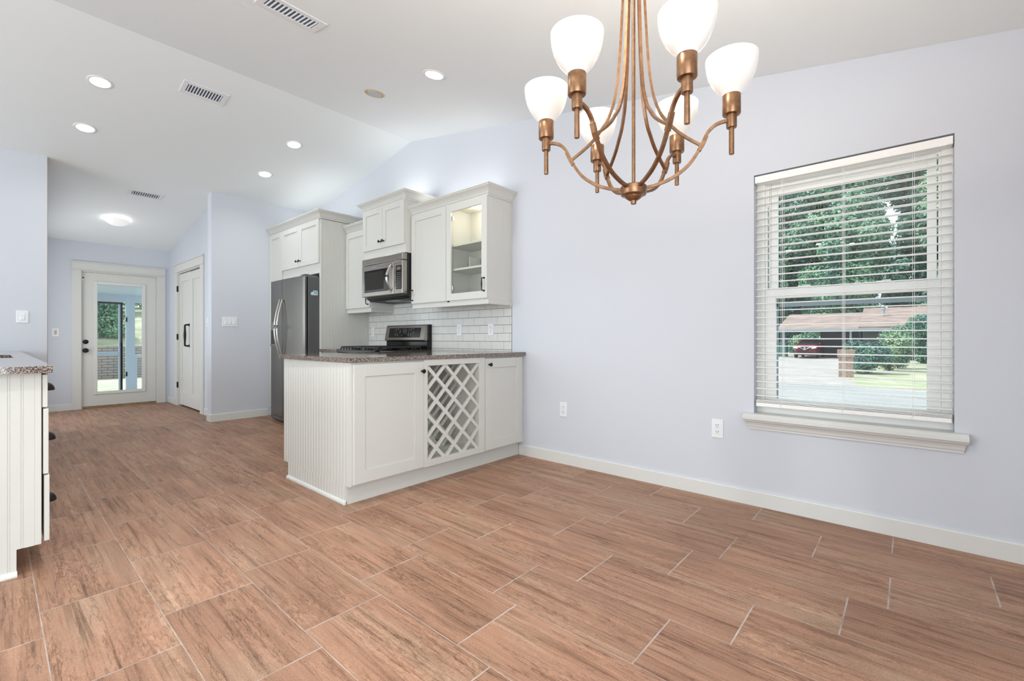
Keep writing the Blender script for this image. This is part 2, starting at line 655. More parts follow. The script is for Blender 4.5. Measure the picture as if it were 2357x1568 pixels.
def shaker(g, w, h, t=0.02, fw=0.062, rec=0.009, x=0, y=0, glazed=False, bev=0.0018):
    g.box(x, x + fw, y, y + h, 0, t, bev)
    g.box(x + w - fw, x + w, y, y + h, 0, t, bev)
    g.box(x + fw, x + w - fw, y, y + fw, 0, t, bev)
    g.box(x + fw, x + w - fw, y + h - fw, y + h, 0, t, bev)
    if not glazed:
        g.box(x + fw - 0.004, x + w - fw + 0.004, y + fw - 0.004, y + h - fw + 0.004, 0.001, t - rec)
    return g


def bead(g, w, h, pitch=0.04, t=0.006, vg=0.0022):
    """beadboard sheet in the local frame: 0..w by 0..h, face at local z=t"""
    pts = [(0, 0), (0, t)]
    x = pitch * 0.5
    while x < w - 0.012:
        pts += [(x - 0.0022, t), (x, t - vg), (x + 0.0015, t - 0.0004), (x + 0.0045, t - 0.0002), (x + 0.006, t - vg), (x + 0.0082, t)]
        x += pitch
    pts += [(w, t), (w, 0)]
    # extrude along local y
    a = [g.bm.verts.new(Vector((p[0], 0, p[1]))) for p in pts]
    b = [g.bm.verts.new(Vector((p[0], h, p[1]))) for p in pts]
    n = len(pts)
    fs = [g.bm.faces.new(a), g.bm.faces.new(list(reversed(b)))]
    for i in range(n):
        fs.append(g.bm.faces.new((a[i], b[i], b[(i + 1) % n], a[(i + 1) % n])))
    g._mi(fs)
    g._apply(a + b)
    return g


def knob(parent, pos, axis, m=orb, name='knob'):
    """small round cabinet knob, axis = outward unit vector"""
    g = G()
    ax = Vector(axis)
    prof = [(0.0085, 0), (0.0085, 0.002), (0.0048, 0.005), (0.0042, 0.014), (0.0085, 0.019), (0.0148, 0.022), (0.0155, 0.025), (0.0135, 0.029), (0.007, 0.0315), (0.0, 0.032)]
    q = Z.rotation_difference(ax).to_matrix().to_4x4()
    g.M = Matrix.Translation(Vector(pos)) @ q
    g.lathe(prof, 18)
    return part(name, g, m, parent)


def bar_pull(parent, p0, p1, out, m=orb, r=0.005, stand=0.03, name='handle'):
    g = G()
    p0, p1, out = Vector(p0), Vector(p1), Vector(out)
    d = (p1 - p0).normalized()
    a0, a1 = p0 + out * stand, p1 + out * stand
    mid = (a0 + a1) / 2
    g.tube([p0, p0 + out * (stand * 0.7), a0 + d * 0.008, a0 + d * 0.02], r * 0.9, 8)
    g.tube([p1, p1 + out * (stand * 0.7), a1 - d * 0.008, a1 - d * 0.02], r * 0.9, 8)
    n = 9
    pts = [a0.lerp(a1, i / (n - 1)) for i in range(n)]
    rr = [r * (0.9 + 0.45 * math.exp(-((i - 4) / 1.6) ** 2)) for i in range(n)]
    g.tube(pts, rr, 8)
    for p in (p0, p1):
        g.M = Matrix.Translation(p) @ Z.rotation_difference(out).to_matrix().to_4x4()
        g.lathe([(r * 1.7, 0), (r * 1.7, 0.004), (r * 1.1, 0.008)], 12)
        g.M = Matrix.Identity(4)
    return part(name, g, m, parent)


CROWN = [(0, 0), (0.006, 0), (0.006, 0.012), (0.012, 0.016), (0.018, 0.03), (0.030, 0.05), (0.046, 0.066), (0.055, 0.071), (0.055, 0.078), (0.061, 0.082), (0.061, 0.090), (0, 0.090)]


def crown(g, path, z, k=1.0):
    g.sweep(path, [(o * k, z + h * k) for o, h in CROWN])


# ------------------------------------------------------------------ room shell
XW = 3.12            # inner face of the window wall
YB = 6.52            # face of the kitchen back wall
YE = 9.13            # face of the hall end wall
XL, YR = -5.0, -0.9  # unseen side and rear walls
RIDGE = (4.24, 3.255)


def ceil_z(y):
    if y < 4.24: return 3.255 - 0.1722 * (4.24 - y)
    if y < YB: return 3.255 - 0.1746 * (y - 4.24)
    return 2.857 - 0.1536 * (y - YB)


# floor: tiles in one mesh over a grout bed
def build_floor():
    g = G()
    g.mi = 1
    g.box(XL - 0.1, XW + 0.13, YR - 0.1, YE + 0.15, -0.08, -0.0006)
    g.mi = 0
    tl = g.bm.loops.layers.float_color.new('tile')
    edges = [0.121 + 0.3045 * k for k in range(-17, 0)] + [0.121, 0.426, 0.731, 1.036, 1.343, 1.645, 1.95, 2.258, 2.562, 2.86, 3.165]
    offs = {0.121: 0.0215, 0.426: 0.26, 0.731: 0.386, 1.036: 0.541, 1.343: 0.055, 1.645: 0.46, 1.95: 0.19, 2.258: 0.0677, 2.562: 0.354, 2.86: 0.07}
    L = 0.613
    rnd = random.Random(11)
    for x0, x1 in zip(edges[:-1], edges[1:]):
        of = offs.get(x0, rnd.random() * L)
        a0, a1 = max(x0 + 0.0016, XL), min(x1 - 0.0016, XW)
        if a1 - a0 < 0.01: continue
        k0 = int(math.floor((YR - of) / L))
        for k in range(k0, k0 + 20):
            y0, y1 = of + k * L + 0.0028, of + (k + 1) * L - 0.0028
            y0, y1 = max(y0, YR), min(y1, YE)
            if y1 - y0 < 0.02: continue
            col = (rnd.random(), rnd.random(), rnd.random(), 1)
            top = [g.bm.verts.new((x, y, 0)) for x, y in ((a0, y0), (a1, y0), (a1, y1), (a0, y1))]
            bot = [g.bm.verts.new((v.co.x, v.co.y, -0.003)) for v in top]
            fs = [g.bm.faces.new(top)] + [g.bm.faces.new((top[i], bot[i], bot[(i + 1) % 4], top[(i + 1) % 4])) for i in range(4)]
            for f in fs:
                f.material_index = 0
                for lp in f.loops: lp[tl] = col
    return struct('floor', g, [floor_tile, grout], 'brown wood-look tile floor laid in staggered rows', 'floor')


build_floor()

# vaulted ceiling
g = G()
prof = [(YR - 0.15, ceil_z(YR - 0.15)), (4.24, 3.255), (YB, 2.857), (YE + 0.15, ceil_z(YE + 0.15))]
g.prism(prof + [(y, z + 0.12) for y, z in reversed(prof)], XL - 0.15, XW + 0.15, 0)
struct('ceiling', g, ceil_paint, 'white textured vaulted ceiling with a ridge over the kitchen', 'ceiling')

# window wall
WY0, WY1, WZ0, WZ1 = -0.160, 0.735, 0.560, 2.045
g = G()


def wall_strip(g, y0, y1, z0, x0=XW, x1=XW + 0.14):
    ys = [y0] + [y for y in (4.24, YB) if y0 < y < y1] + [y1]
    g.prism([(y0, z0), (y1, z0)] + [(y, ceil_z(y) + 0.03) for y in reversed(ys)], x0, x1, 0)


wall_strip(g, YR - 0.14, WY0, -0.02)
wall_strip(g, WY1, YB + 0.14, -0.02)
wall_strip(g, WY0, WY1, WZ1)
g.box(XW, XW + 0.14, WY0, WY1, -0.02, WZ0)
struct('wall_right', g, wall_paint, 'long pale periwinkle wall with the window and kitchen run', 'wall')
# kitchen back wall and the wall left of the hall opening
g = G()
g.box(1.80, XW, YB, YB + 0.15, -0.02, 2.87)
struct('wall_back', g, wall_paint, 'pale blue wall with a triple switch beside the refrigerator', 'wall')
g = G()
g.box(XL, 0.374, YB, YB + 0.15, -0.02, 2.87)
g.mi = 1
g.box(0.374, 0.378, YB + 0.001, YB + 0.15, -0.02, 2.87)
struct('wall_left', g, [wall_paint, bare_edge], 'pale blue wall left of the hall opening behind the left worktop', 'wall')
# hall walls
XH = 1.914
g = G()
CY0, CY1, CZ = 7.375, 8.545, 2.055


def hall_strip(g, y0, y1, z0, x0, x1):
    g.prism([(y0, z0), (y1, z0), (y1, ceil_z(y1) + 0.03), (y0, ceil_z(y0) + 0.03)], x0, x1, 0)


hall_strip(g, YB + 0.15, CY0, -0.02, XH, XH + 0.12)
hall_strip(g, CY1, YE, -0.02, XH, XH + 0.12)
hall_strip(g, CY0, CY1, CZ, XH, XH + 0.12)
g.box(XH + 0.5, XH + 0.56, CY0 - 0.1, CY1 + 0.1, -0.02, 2.5)
g.box(XH + 0.12, XH + 0.5, CY0 - 0.1, CY0 - 0.04, -0.02, 2.5)
g.box(XH + 0.12, XH + 0.5, CY1 + 0.04, CY1 + 0.1, -0.02, 2.5)
struct('wall_hall_right', g, wall_paint, 'pale blue hall wall holding the folding closet door', 'wall')
g = G()
hall_strip(g, YB + 0.15, 7.2, -0.02, 0.20, 0.34)
hall_strip(g, 8.8, YE, -0.02, 0.20, 0.34)
hall_strip(g, 7.2, 8.8, 2.25, 0.20, 0.34)
struct('wall_hall_left', g, wall_paint, 'hall wall with a side opening, hidden behind the left wall end', 'wall')
DX0, DX1, DZ = 0.872, 1.770, 2.035
g = G()
for x0, x1, z0 in ((0.20, DX0, -0.02), (DX1, XH + 0.12, -0.02), (DX0, DX1, DZ)):
    g.box(x0, x1, YE, YE + 0.14, z0, 2.50)
struct('wall_hall_end', g, wall_paint, 'pale blue wall at the hall end around the glass door', 'wall')
# unseen side and rear walls, each with a wide glazed opening
g = G()
for y0, y1 in ((YR - 0.14, 2.6), (6.2, YB)):
    wall_strip(g, y0, y1, -0.02, XL - 0.14, XL)
wall_strip(g, 2.6, 6.2, 2.42, XL - 0.14, XL)
g.box(XL - 0.14, XL, 2.6, 6.2, -0.02, 0.28)
struct('wall_side', g, wall_paint, 'side wall outside the view with a wide window opening', 'wall')
g = G()
for x0, x1, z0 in ((XL, -3.4, -0.02), (0.2, XW, -0.02), (-3.4, 0.2, 2.2)):
    g.box(x0, x1, YR - 0.14, YR, z0, 2.40)
struct('wall_rear', g, wall_paint, 'rear wall behind the camera with a patio opening', 'wall')

# baseboards
BBP = [(0, 0), (0.014, 0), (0.014, 0.085), (0.011, 0.092), (0, 0.092)]


def baseboard(name, path, label):
    g = G()
    g.sweep(path, BBP)
    return struct(name, g, trim_white, label, 'baseboard')


baseboard('baseboard_right', [(XW, 2.64), (XW, YR)][::-1], 'white baseboard along the window wall')
baseboard('baseboard_back', [(2.45, YB), (1.80, YB), (1.80, YB + 0.149)], 'white baseboard under the triple switch')
baseboard('baseboard_hall_end', [(0.776, YE), (0.34, YE)], 'white baseboard left of the glass door')
baseboard('baseboard_hall_right', [(XH, YB + 0.165), (XH, 7.21)], 'short white baseboard beside the closet door')
baseboard('baseboard_hall_corner', [(XH, 8.715), (XH, YE)], 'short white baseboard between closet and glass door')

# door casings (craftsman heads)


def casing(name, label, x0, x1, ztop, frame, cw=0.10, head=0.115):
    """local frame: x across, y up, z out of the wall; opening x0..x1"""
    g = G()
    g.frame(**frame)
    g.box(x0 - cw, x0, 0, ztop, 0, 0.018, 0.0015)
    g.box(x1, x1 + cw, 0, ztop, 0, 0.018, 0.0015)
    g.box(x0 - cw - 0.008, x1 + cw + 0.008, ztop, ztop + 0.012, 0, 0.028, 0.003)
    g.box(x0 - cw, x1 + cw, ztop + 0.012, ztop + head, 0, 0.020, 0.0015)
    g.box(x0 - cw - 0.014, x1 + cw + 0.014, ztop + head, ztop + head + 0.016, 0, 0.032, 0.003)
    # jamb lining
    g.box(x0 - 0.004, x0 + 0.012, 0, ztop - 0.016, -0.13, -0.001)
    g.box(x1 - 0.012, x1 + 0.004, 0, ztop - 0.016, -0.13, -0.001)
    g.box(x0 - 0.004, x1 + 0.004, ztop - 0.016, ztop, -0.13, -0.001)
    return struct(name, g, door_paint, label, 'door casing')


casing('trim_1', 'off-white door casing with flat head around the hall glass door', DX0, DX1, 2.03, dict(o=(0, YE, 0), **FY))
casing('trim_2', 'off-white casing with flat head around the closet door', -CY1, -CY0, 2.05, dict(o=(XH, 0, 0), u=(0, -1, 0), w=(-1, 0, 0)), 0.14)

# ------------------------------------------------------------------ hall glass door
d1 = struct_empty('door_1', ((DX0 + DX1) / 2, YE + 0.05, 0), 'off-white hall door with one tall glass pane', 'door')
yd = YE + 0.03
x0, x1 = DX0 + 0.014, DX1 - 0.014
gx0, gx1, gz0, gz1 = 1.052, 1.581, 0.238, 1.846
g = G()
for a, b, c, d in ((x0, gx0, 0.03, 2.012), (gx1, x1, 0.03, 2.012), (gx0, gx1, 0.03, gz0), (gx0, gx1, gz1, 2.012)):
    g.box(a, b, yd, yd + 0.044, c, d)
part('door_leaf', g, door_paint, d1)
g = G()
f = 0.042
for a, b, c, d in ((gx0 - f, gx0, gz0 - f, gz1 + f), (gx1, gx1 + f, gz0 - f, gz1 + f), (gx0, gx1, gz0 - f, gz0), (gx0, gx1, gz1, gz1 + f)):
    g.box(a, b, yd - 0.014, yd + 0.001, c, d, 0.005, 2)
part('glass_surround', g, trim_white, d1)
g = G()
g.box(gx0, gx1, yd + 0.018, yd + 0.024, gz0, gz1)
part('glass_pane', g, glass, d1)
g = G()
g.M = Matrix.Translation((0.921, yd, 0.858)) @ Z.rotation_difference(Vector((0, -1, 0))).to_matrix().to_4x4()
g.lathe([(0.034, 0), (0.034, 0.006), (0.014, 0.010), (0.012, 0.032), (0.026, 0.040), (0.031, 0.052), (0.027, 0.064), (0.0, 0.068)], 24)
part('door_knob', g, orb, d1)
g = G()
g.M = Matrix.Translation((0.921, yd, 0.985)) @ Z.rotation_difference(Vector((0, -1, 0))).to_matrix().to_4x4()
g.lathe([(0.032, 0), (0.032, 0.008), (0.026, 0.014), (0.012, 0.016), (0.0, 0.017)], 24)
g.box(-0.004, 0.004, -0.012, 0.012, 0.016, 0.03, 0.002)
part('deadbolt', g, orb, d1)
g = G()
g.box(x0, x1, yd - 0.025, yd + 0.06, 0.0, 0.024, 0.004)
part('threshold', g, wood_thresh, d1)
# door sensor
g = G()
g.box(0.878, 0.906, yd - 0.012, yd, 1.885, 1.925, 0.006, 2)
s = solo('door_sensor', g, plate_white, 'small white contact sensor at the top of the glass door', 'sensor')
g = G()
g.box(0.879, 0.905, yd - 0.0135, yd - 0.001, 1.917, 1.938, 0.005, 2)
part('sensor_cap', g, black_matte, s, 'black cap')

# ------------------------------------------------------------------ folding closet door
d2 = struct_empty('door_2', (XH + 0.02, (CY0 + CY1) / 2, 0), 'off-white folding closet door with tall recessed panels', 'door')
cw = (CY1 - CY0 - 0.034) / 2
for k in range(2):
    g = G()
    yy = CY1 - 0.014 - k * (cw + 0.004)
    g.frame(o=(XH + 0.05, yy, 0.022), u=(0, -1, 0), w=(-1, 0, 0))
    w, h, t, fw = cw, 2.0 - 0.006 * k, 0.034, 0.105
    g.box(0, fw, 0, h, 0, t, 0.002)
    g.box(w - fw, w, 0, h, 0, t, 0.002)
    g.box(fw, w - fw, 0, 0.20, 0, t, 0.002)
    g.box(fw, w - fw, h - 0.12, h, 0, t, 0.002)
    g.box(fw - 0.004, w - fw + 0.004, 0.19, h - 0.11, 0.001, t - 0.012)
    lf = part('door_leaf', g, door_paint, d2)
    if k == 0:
        bar_pull(lf, (XH + 0.016, yy - w + 0.05, 0.925), (XH + 0.016, yy - w + 0.05, 1.235), (-1, 0, 0), orb, 0.0135, 0.055, 'pull_handle')
for hz in (0.32, 1.06, 1.80):
    g = G()
    g.box(XH - 0.020, XH - 0.001, CY1 - 0.012, CY1 + 0.016, hz - 0.045, hz + 0.045, 0.003)
    part('hinge', g, orb, d2)

# ------------------------------------------------------------------ window
win = struct_empty('window_1', (XW + 0.1, (WY0 + WY1) / 2, WZ0), 'white double-hung window in the periwinkle wall', 'window')
g = G()
xa, xb = 3.195, 3.275
fo = 0.045
for a, b, c, d in ((WY0, WY0 + fo, WZ0, WZ1), (WY1 - fo, WY1, WZ0, WZ1), (WY0 + fo, WY1 - fo, WZ1 - fo, WZ1), (WY0 + fo, WY1 - fo, WZ0, 0.612)):
    g.box(xa, xb, a, b, c, d, 0.002)
for yy in (WY0 + fo + 0.006, WY1 - fo - 0.006):
    g.box(xa + 0.004, xa + 0.02, yy - 0.0045, yy + 0.0045, 0.62, 1.99)
part('window_frame', g, vinyl, win)


def sash(name, ya, yb, za, zb, gy0, gy1, gz0, gz1, x, d=0.026):
    g = G()
    for a, b, c, e in ((ya, gy0, za, zb), (gy1, yb, za, zb), (gy0, gy1, za, gz0), (gy0, gy1, gz1, zb)):
        g.box(x, x + d, a, b, c, e, 0.002)
    o = part(name, g, vinyl, win)
    g = G()
    g.box(x + 0.010, x + 0.014, gy0 - 0.004, gy1 + 0.004, gz0 - 0.004, gz1 + 0.004)
    part('pane', g, glass, o)
    return o


sash('sash', -0.108, 0.684, 0.612, 1.338, -0.062, 0.632, 0.662, 1.282, 3.203)
sash('sash', -0.100, 0.678, 1.285, 1.99, -0.062, 0.627, 1.340, 1.930, 3.232)
for yy in (0.47, 0.10):
    g = G()
    g.box(3.206, 3.232, yy - 0.032, yy + 0.032, 1.338, 1.346, 0.002)
    g.box(3.208, 3.228, yy - 0.018, yy + 0.020, 1.346, 1.356, 0.003)
    g.box(3.200, 3.212, yy + 0.010, yy + 0.045, 1.345, 1.351, 0.002)
    part('sash_lock', g, plate_white, win)
g = G()
for a, b, c, d in ((-0.095, -0.062, 0.625, 1.285), (0.630, 0.675, 0.625, 1.285), (-0.08, 0.66, 1.232, 1.262), (-0.08, 0.66, 0.62, 0.64)):
    g.box(3.262, 3.272, a, b, c, d)
part('screen_frame', g, fascia, win, 'pale blue screen frame')
# stool and apron
g = G()
g.box(3.115, 3.20, WY0 + 0.001, WY1 - 0.001, 0.548, 0.572)
g.sweep([(XW, 0.786), (XW, -0.208)], [(0, 0.536), (-0.058, 0.536), (-0.062, 0.540), (-0.062, 0.556), (-0.054, 0.562), (-0.050, 0.566), (-0.040, 0.572), (0, 0.572)])
part('stool', g, trim_white, win)
g = G()
pr = [(0.0, 0.476), (0.012, 0.476), (0.012, 0.485), (0.018, 0.490), (0.022, 0.505), (0.030, 0.518), (0.044, 0.526), (0.046, 0.536), (0, 0.536)]
rings = []
for yy, s in ((0.765, 1), (-0.187, -1)):
    rings.append([g.bm.verts.new((XW - o, yy + s * o * 0.42, z)) for o, z in pr])
for i in range(len(pr)):
    j = (i + 1) % len(pr)
    g.bm.faces.new((rings[0][i], rings[0][j], rings[1][j], rings[1][i]))
g.bm.faces.new(rings[0])
g.bm.faces.new(rings[1])
part('apron', g, trim_white, win)

# venetian blind (hangs inside the recess)
bl = thing('window_blind', (3.158, (WY0 + WY1) / 2, 0.60), 'white venetian blind with open slats hanging in the window', 'blind')
g = G()
by0, by1 = WY0 + 0.004, WY1 - 0.004
g.box(3.128, 3.190, by0, by1, 1.995, 2.035, 0.004)
part('headrail', g, blind_mat, bl)
g = G()
g.box(3.124, 3.129, by0, by1, 1.994, 2.037, 0.002)
part('valance', g, blind_mat, bl)
for yy in (by0 + 0.012, by1 - 0.012):
    g = G()
    g.box(3.119, 3.126, yy - 0.012, yy + 0.012, 1.982, 1.998, 0.003)
    part('valance_clip', g, lens_clear, bl)
g = G()
z = 1.952
zs = []
while z > 0.672:
    zs.append(z)
    z -= 0.0438
for z in zs:
    pts = []
    n = 5
    for i in range(n):
        t = i / (n - 1)
        pts.append((3.134 + 0.050 * t, z + 0.0028 * (1 - (2 * t - 1) ** 2) + 0.0012 * t))
    poly = pts + [(x, zz - 0.0028) for x, zz in reversed(pts)]
    a = [g.bm.verts.new((x, by0 + 0.004, zz)) for x, zz in poly]
    b = [g.bm.verts.new((x, by1 - 0.004, zz)) for x, zz in poly]
    g.bm.faces.new(a)
    g.bm.faces.new(list(reversed(b)))
    for i in range(len(poly)):
        j = (i + 1) % len(poly)
        g.bm.faces.new((a[i], b[i], b[j], a[j]))
for k in range(3):
    g.box(3.134, 3.184, by0 + 0.004, by1 - 0.004, 0.640 + 0.0055 * k, 0.643 + 0.0055 * k)
part('slat_bank', g, blind_mat, bl)
g = G()
g.box(3.133, 3.185, by0 + 0.003, by1 - 0.003, 0.612, 0.637, 0.004)
part('bottom_rail', g, blind_mat, bl)
for yy in (0.586, 0.286, -0.009):
    g = G()
    for xx in (3.1335, 3.1845):
        for dy in (-0.004, 0.004):
            g.tube([(xx, yy + dy, 1.99), (xx, yy + dy, 0.63)], 0.0008, 5)
    g.tube([(3.133, yy, 0.64), (3.131, yy + 0.008, 0.625), (3.131, yy - 0.006, 0.615), (3.131, yy + 0.004, 0.603), (3.131, yy - 0.005, 0.596)], 0.0011, 5)
    part('ladder_cord', g, blind_mat, bl)
g = G()
g.tube([(3.128, 0.640, 1.975), (3.126, 0.640, 1.94), (3.126, 0.640, 1.35)], 0.0032, 8)
part('tilt_wand', g, lens_clear, bl)

# ------------------------------------------------------------------ wall plates


def outlet(name_loc, frame, label, grp=None, k=1.0):
    t = thing('power_outlet', name_loc, label, 'outlet', grp)
    g = G()
    g.frame(o=name_loc, **frame)
    g.box(-0.035 * k, 0.035 * k, -0.058 * k, 0.058 * k, 0, 0.006, 0.003)
    part('cover_plate', g, plate_white, t)
    for zz in (-0.021, 0.021):
        g = G()
        g.frame(o=name_loc, **frame)
        g.box(-0.017, 0.017, zz - 0.0145, zz + 0.0145, 0.004, 0.0078, 0.0035, 2)
        s = part('socket', g, plate_white, t)
        g = G()
        g.frame(o=name_loc, **frame)
        for xx in (-0.0065, 0.0065):
            g.box(xx - 0.0014, xx + 0.0014, zz - 0.001, zz + 0.008, 0.007, 0.0082)
        g.box(-0.0025, 0.0025, zz - 0.0095, zz - 0.005, 0.007, 0.0082, 0.0008)
        part('slot', g, slot_dark, s)
    g = G()
    g.frame(o=name_loc, **frame)
    g.box(-0.0025, 0.0025, -0.0025, 0.0025, 0.005, 0.0076, 0.001)
    part('screw', g, nickel, t)
    return t


outlet((XW, 2.163, 0.448), FX, 'white duplex outlet low on the wall nearer the peninsula', k=1.06)
outlet((XW, 0.950, 0.448), FX, 'white duplex outlet low on the wall beside the window', k=1.06)


def switch(loc, frame, rockers, label, w, h, rocker_mat=plate_white, gap=0.046, rw=0.033, rh=0.066):
    t = thing('light_switch', loc, label, 'switch')
    g = G()
    g.frame(o=loc, **frame)
    g.box(-w / 2, w / 2, -h / 2, h / 2, 0, 0.006, 0.003)
    part('cover_plate', g, plate_white, t)
    for i in range(rockers):
        xx = (i - (rockers - 1) / 2) * gap
        g = G()
        g.frame(o=loc, **frame)
        g.box(xx - rw / 2, xx + rw / 2, -rh / 2, rh / 2, 0.005, 0.0085, 0.001)
        g.box(xx - rw / 2 + 0.002, xx + rw / 2 - 0.002, -rh / 2 + 0.002, 0.0, 0.007, 0.0115, 0.002)
        part('rocker', g, rocker_mat, t)
    return t


switch((2.003, YB, 1.246), FY, 3, 'white triple rocker switch on the wall left of the refrigerator', 0.170, 0.120)
switch((0.204, YB, 1.246), FY, 1, 'white single rocker switch above the left worktop', 0.082, 0.120)
switch((0.605, YE, 1.122), FY, 1, 'white switch plate with beige rocker beside the glass door', 0.074, 0.120, plate_beige, rw=0.026, rh=0.060)
switch((XH, 7.085, 1.25), FX, 1, 'white switch seen edge-on between closet door and wall end', 0.074, 0.120)

# ------------------------------------------------------------------ peninsula cabinets
PX0, PYF, PYB = 1.455, 2.602, 3.555     # end panel face, front frame, kitchen side face
TOE = 0.115
ZT = 0.884                                # underside of the stone


def carcass(g, x0, x1, y0, y1, z0, z1, t=0.016, front=True, back=True):
    g.box(x0, x0 + t, y0, y1, z0, z1)
    g.box(x1 - t, x1, y0, y1, z0, z1)
    g.box(x0 + t, x1 - t, y0, y1, z0, z0 + t)
    g.box(x0 + t, x1 - t, y0, y1, z1 - t, z1)
    if back: g.box(x0 + t, x1 - t, y1 - t, y1, z0 + t, z1 - t)
    if front: g.box(x0 + t, x1 - t, y0, y0 + t, z0 + t, z1 - t)


def end_frame_door(root, x0, x1, z0, z1, kx, kz):
    g = G()
    g.frame(o=(x0, PYF, z0), **FY)
    shaker(g, x1 - x0, z1 - z0, 0.020, 0.078)
    d = part('door', g, cab_white, root)
    knob(d, (kx, PYF - 0.020, kz), (0, -1, 0))
    return d


pa = thing('base_cabinet', (1.74, 3.05, 0), 'white peninsula end cabinet with beadboard side and one wide panel door', 'cabinet', 'peninsula base cabinets')
g = G()
carcass(g, PX0 + 0.008, 2.010, PYF, PYB, TOE, ZT)
part('carcass', g, cab_white, pa)
g = G()
g.frame(o=(PX0 + 0.006, PYB, TOE), u=(0, -1, 0), w=(-1, 0, 0))
bead(g, PYB - PYF, ZT - TOE, 0.0395)
g.frame(o=(PX0 + 0.006, PYB - 0.07, 0.0), u=(0, -1, 0), w=(-1, 0, 0))
bead(g, PYB - 0.07 - 2.642, TOE, 0.0395)
part('end_panel', g, cab_white, pa, 'beadboard end panel')
g = G()
g.box(PX0, PX0 + 0.020, PYF - 0.002, PYF + 0.014, TOE, ZT, 0.003)
part('corner_stile', g, cab_white, pa)
end_frame_door(pa, 1.474, 2.008, 0.128, 0.872, 1.992, 0.805)
g = G()
g.box(PX0 + 0.006, 2.010, 2.642, 2.656, 0, TOE)
part('toe_kick', g, cab_white, pa)
g = G()
qr = [(0, 0)] + [(0.018 * math.cos(a), 0.018 * math.sin(a)) for a in [PI / 2 * i / 5 for i in range(6)]]
g.prism([(PX0 - o, z) for o, z in [(-0.004, 0), (0.014, 0), (0.014, 0.008), (0.011, 0.016), (0.004, 0.021), (-0.004, 0.022)]], 2.642, PYB - 0.07, 1)
part('shoe_moulding', g, trim_white, pa)
g = G()   # doors that face the kitchen
g.frame(o=(2.0, PYB, 0.128), u=(-1, 0, 0), w=(0, 1, 0))
shaker(g, 0.52, 0.60, 0.02, 0.06)
g.box(0.0, 0.52, 0.615, 0.745, 0, 0.012, 0.002)
part('kitchen_door', g, cab_white, pa)

pb = thing('wine_rack_cabinet', (2.31, 3.0, 0), 'white open cabinet with diagonal wine lattice between two doors', 'wine rack', 'peninsula base cabinets')
g = G()
RX0, RX1, RZ0, RZ1 = 2.045, 2.560, 0.168, 0.840
for a, b, c, d in ((2.011, RX0, 0.122, ZT), (RX1, 2.624, 0.122, ZT), (RX0, RX1, 0.122, RZ0), (RX0, RX1, RZ1, ZT)):
    g.box(a, b, PYF - 0.018, PYF + 0.002, c, d, 0.0015)
part('face_frame', g, cab_white, pb)
g = G()
carcass(g, 2.012, 2.624, PYF + 0.003, 3.10, TOE, ZT, 0.016, front=False)
g.box(RX0 - 0.016, RX0 - 0.001, PYF + 0.003, 3.08, TOE + 0.016, ZT - 0.016)
g.box(RX1 + 0.001, RX1 + 0.016, PYF + 0.003, 3.08, TOE + 0.016, ZT - 0.016)
g.box(2.03, 2.60, PYF + 0.003, 3.08, RZ0 - 0.017, RZ0 - 0.001)
part('carcass', g, cab_inside, pb)


def clip_poly(poly, x0, x1, z0, z1):
    def cut(ps, f):
        out = []
        for i in range(len(ps)):
            a, b = ps[i - 1], ps[i]
            fa, fb = f(a), f(b)
            if fa >= 0: out.append(a)
            if (fa >= 0) != (fb >= 0):
                t = fa / (fa - fb)
                out.append((a[0] + (b[0] - a[0]) * t, a[1] + (b[1] - a[1]) * t))
        return out
    for f in (lambda p: p[0] - x0, lambda p: x1 - p[0], lambda p: p[1] - z0, lambda p: z1 - p[1]):
        poly = cut(poly, f)
        if len(poly) < 3: return None
    return poly


def lattice(g, y, d=0.012):
    cell = (RX1 - RX0) / 3.0
    hw = 0.0125 * 1.414
    for s in (1, -1):
        for k in range(-6, 9):
            xb = RX0 + k * cell
            L = 1.2
            ctr = [(xb - hw, RZ1), (xb + hw, RZ1), (xb + hw + s * L, RZ1 - L), (xb - hw + s * L, RZ1 - L)]
            p = clip_poly(ctr, RX0, RX1, RZ0, RZ1)
            if p: g.prism(p, y + (0.0007 if s > 0 else 0), y + d - (0.0007 if s > 0 else 0), 1)


for y in (PYF - 0.008, PYF + 0.25):
    g = G()
    lattice(g, y)
    part('lattice', g, cab_white, pb)
g = G()
g.box(2.010, 2.625, 2.642, 2.656, 0, TOE)
part('toe_kick', g, cab_white, pb)

pc = thing('base_cabinet', (2.87, 3.0, 0), 'white narrow base cabinet door against the periwinkle wall', 'cabinet', 'peninsula base cabinets')
g = G()
carcass(g, 2.626, XW - 0.004, PYF, PYB, TOE, ZT)
g.box(3.096, 3.118, PYF - 0.004, PYF, TOE, ZT)
part('carcass', g, cab_white, pc)
end_frame_door(pc, 2.629, 3.088, 0.128, 0.872, 2.668, 0.822)
g = G()
g.box(2.625, XW - 0.016, 2.642, 2.656, 0, TOE)
part('toe_kick', g, cab_white, pc)

# base units along the wall either side of the range
RY0, RY1 = 3.858, 4.612


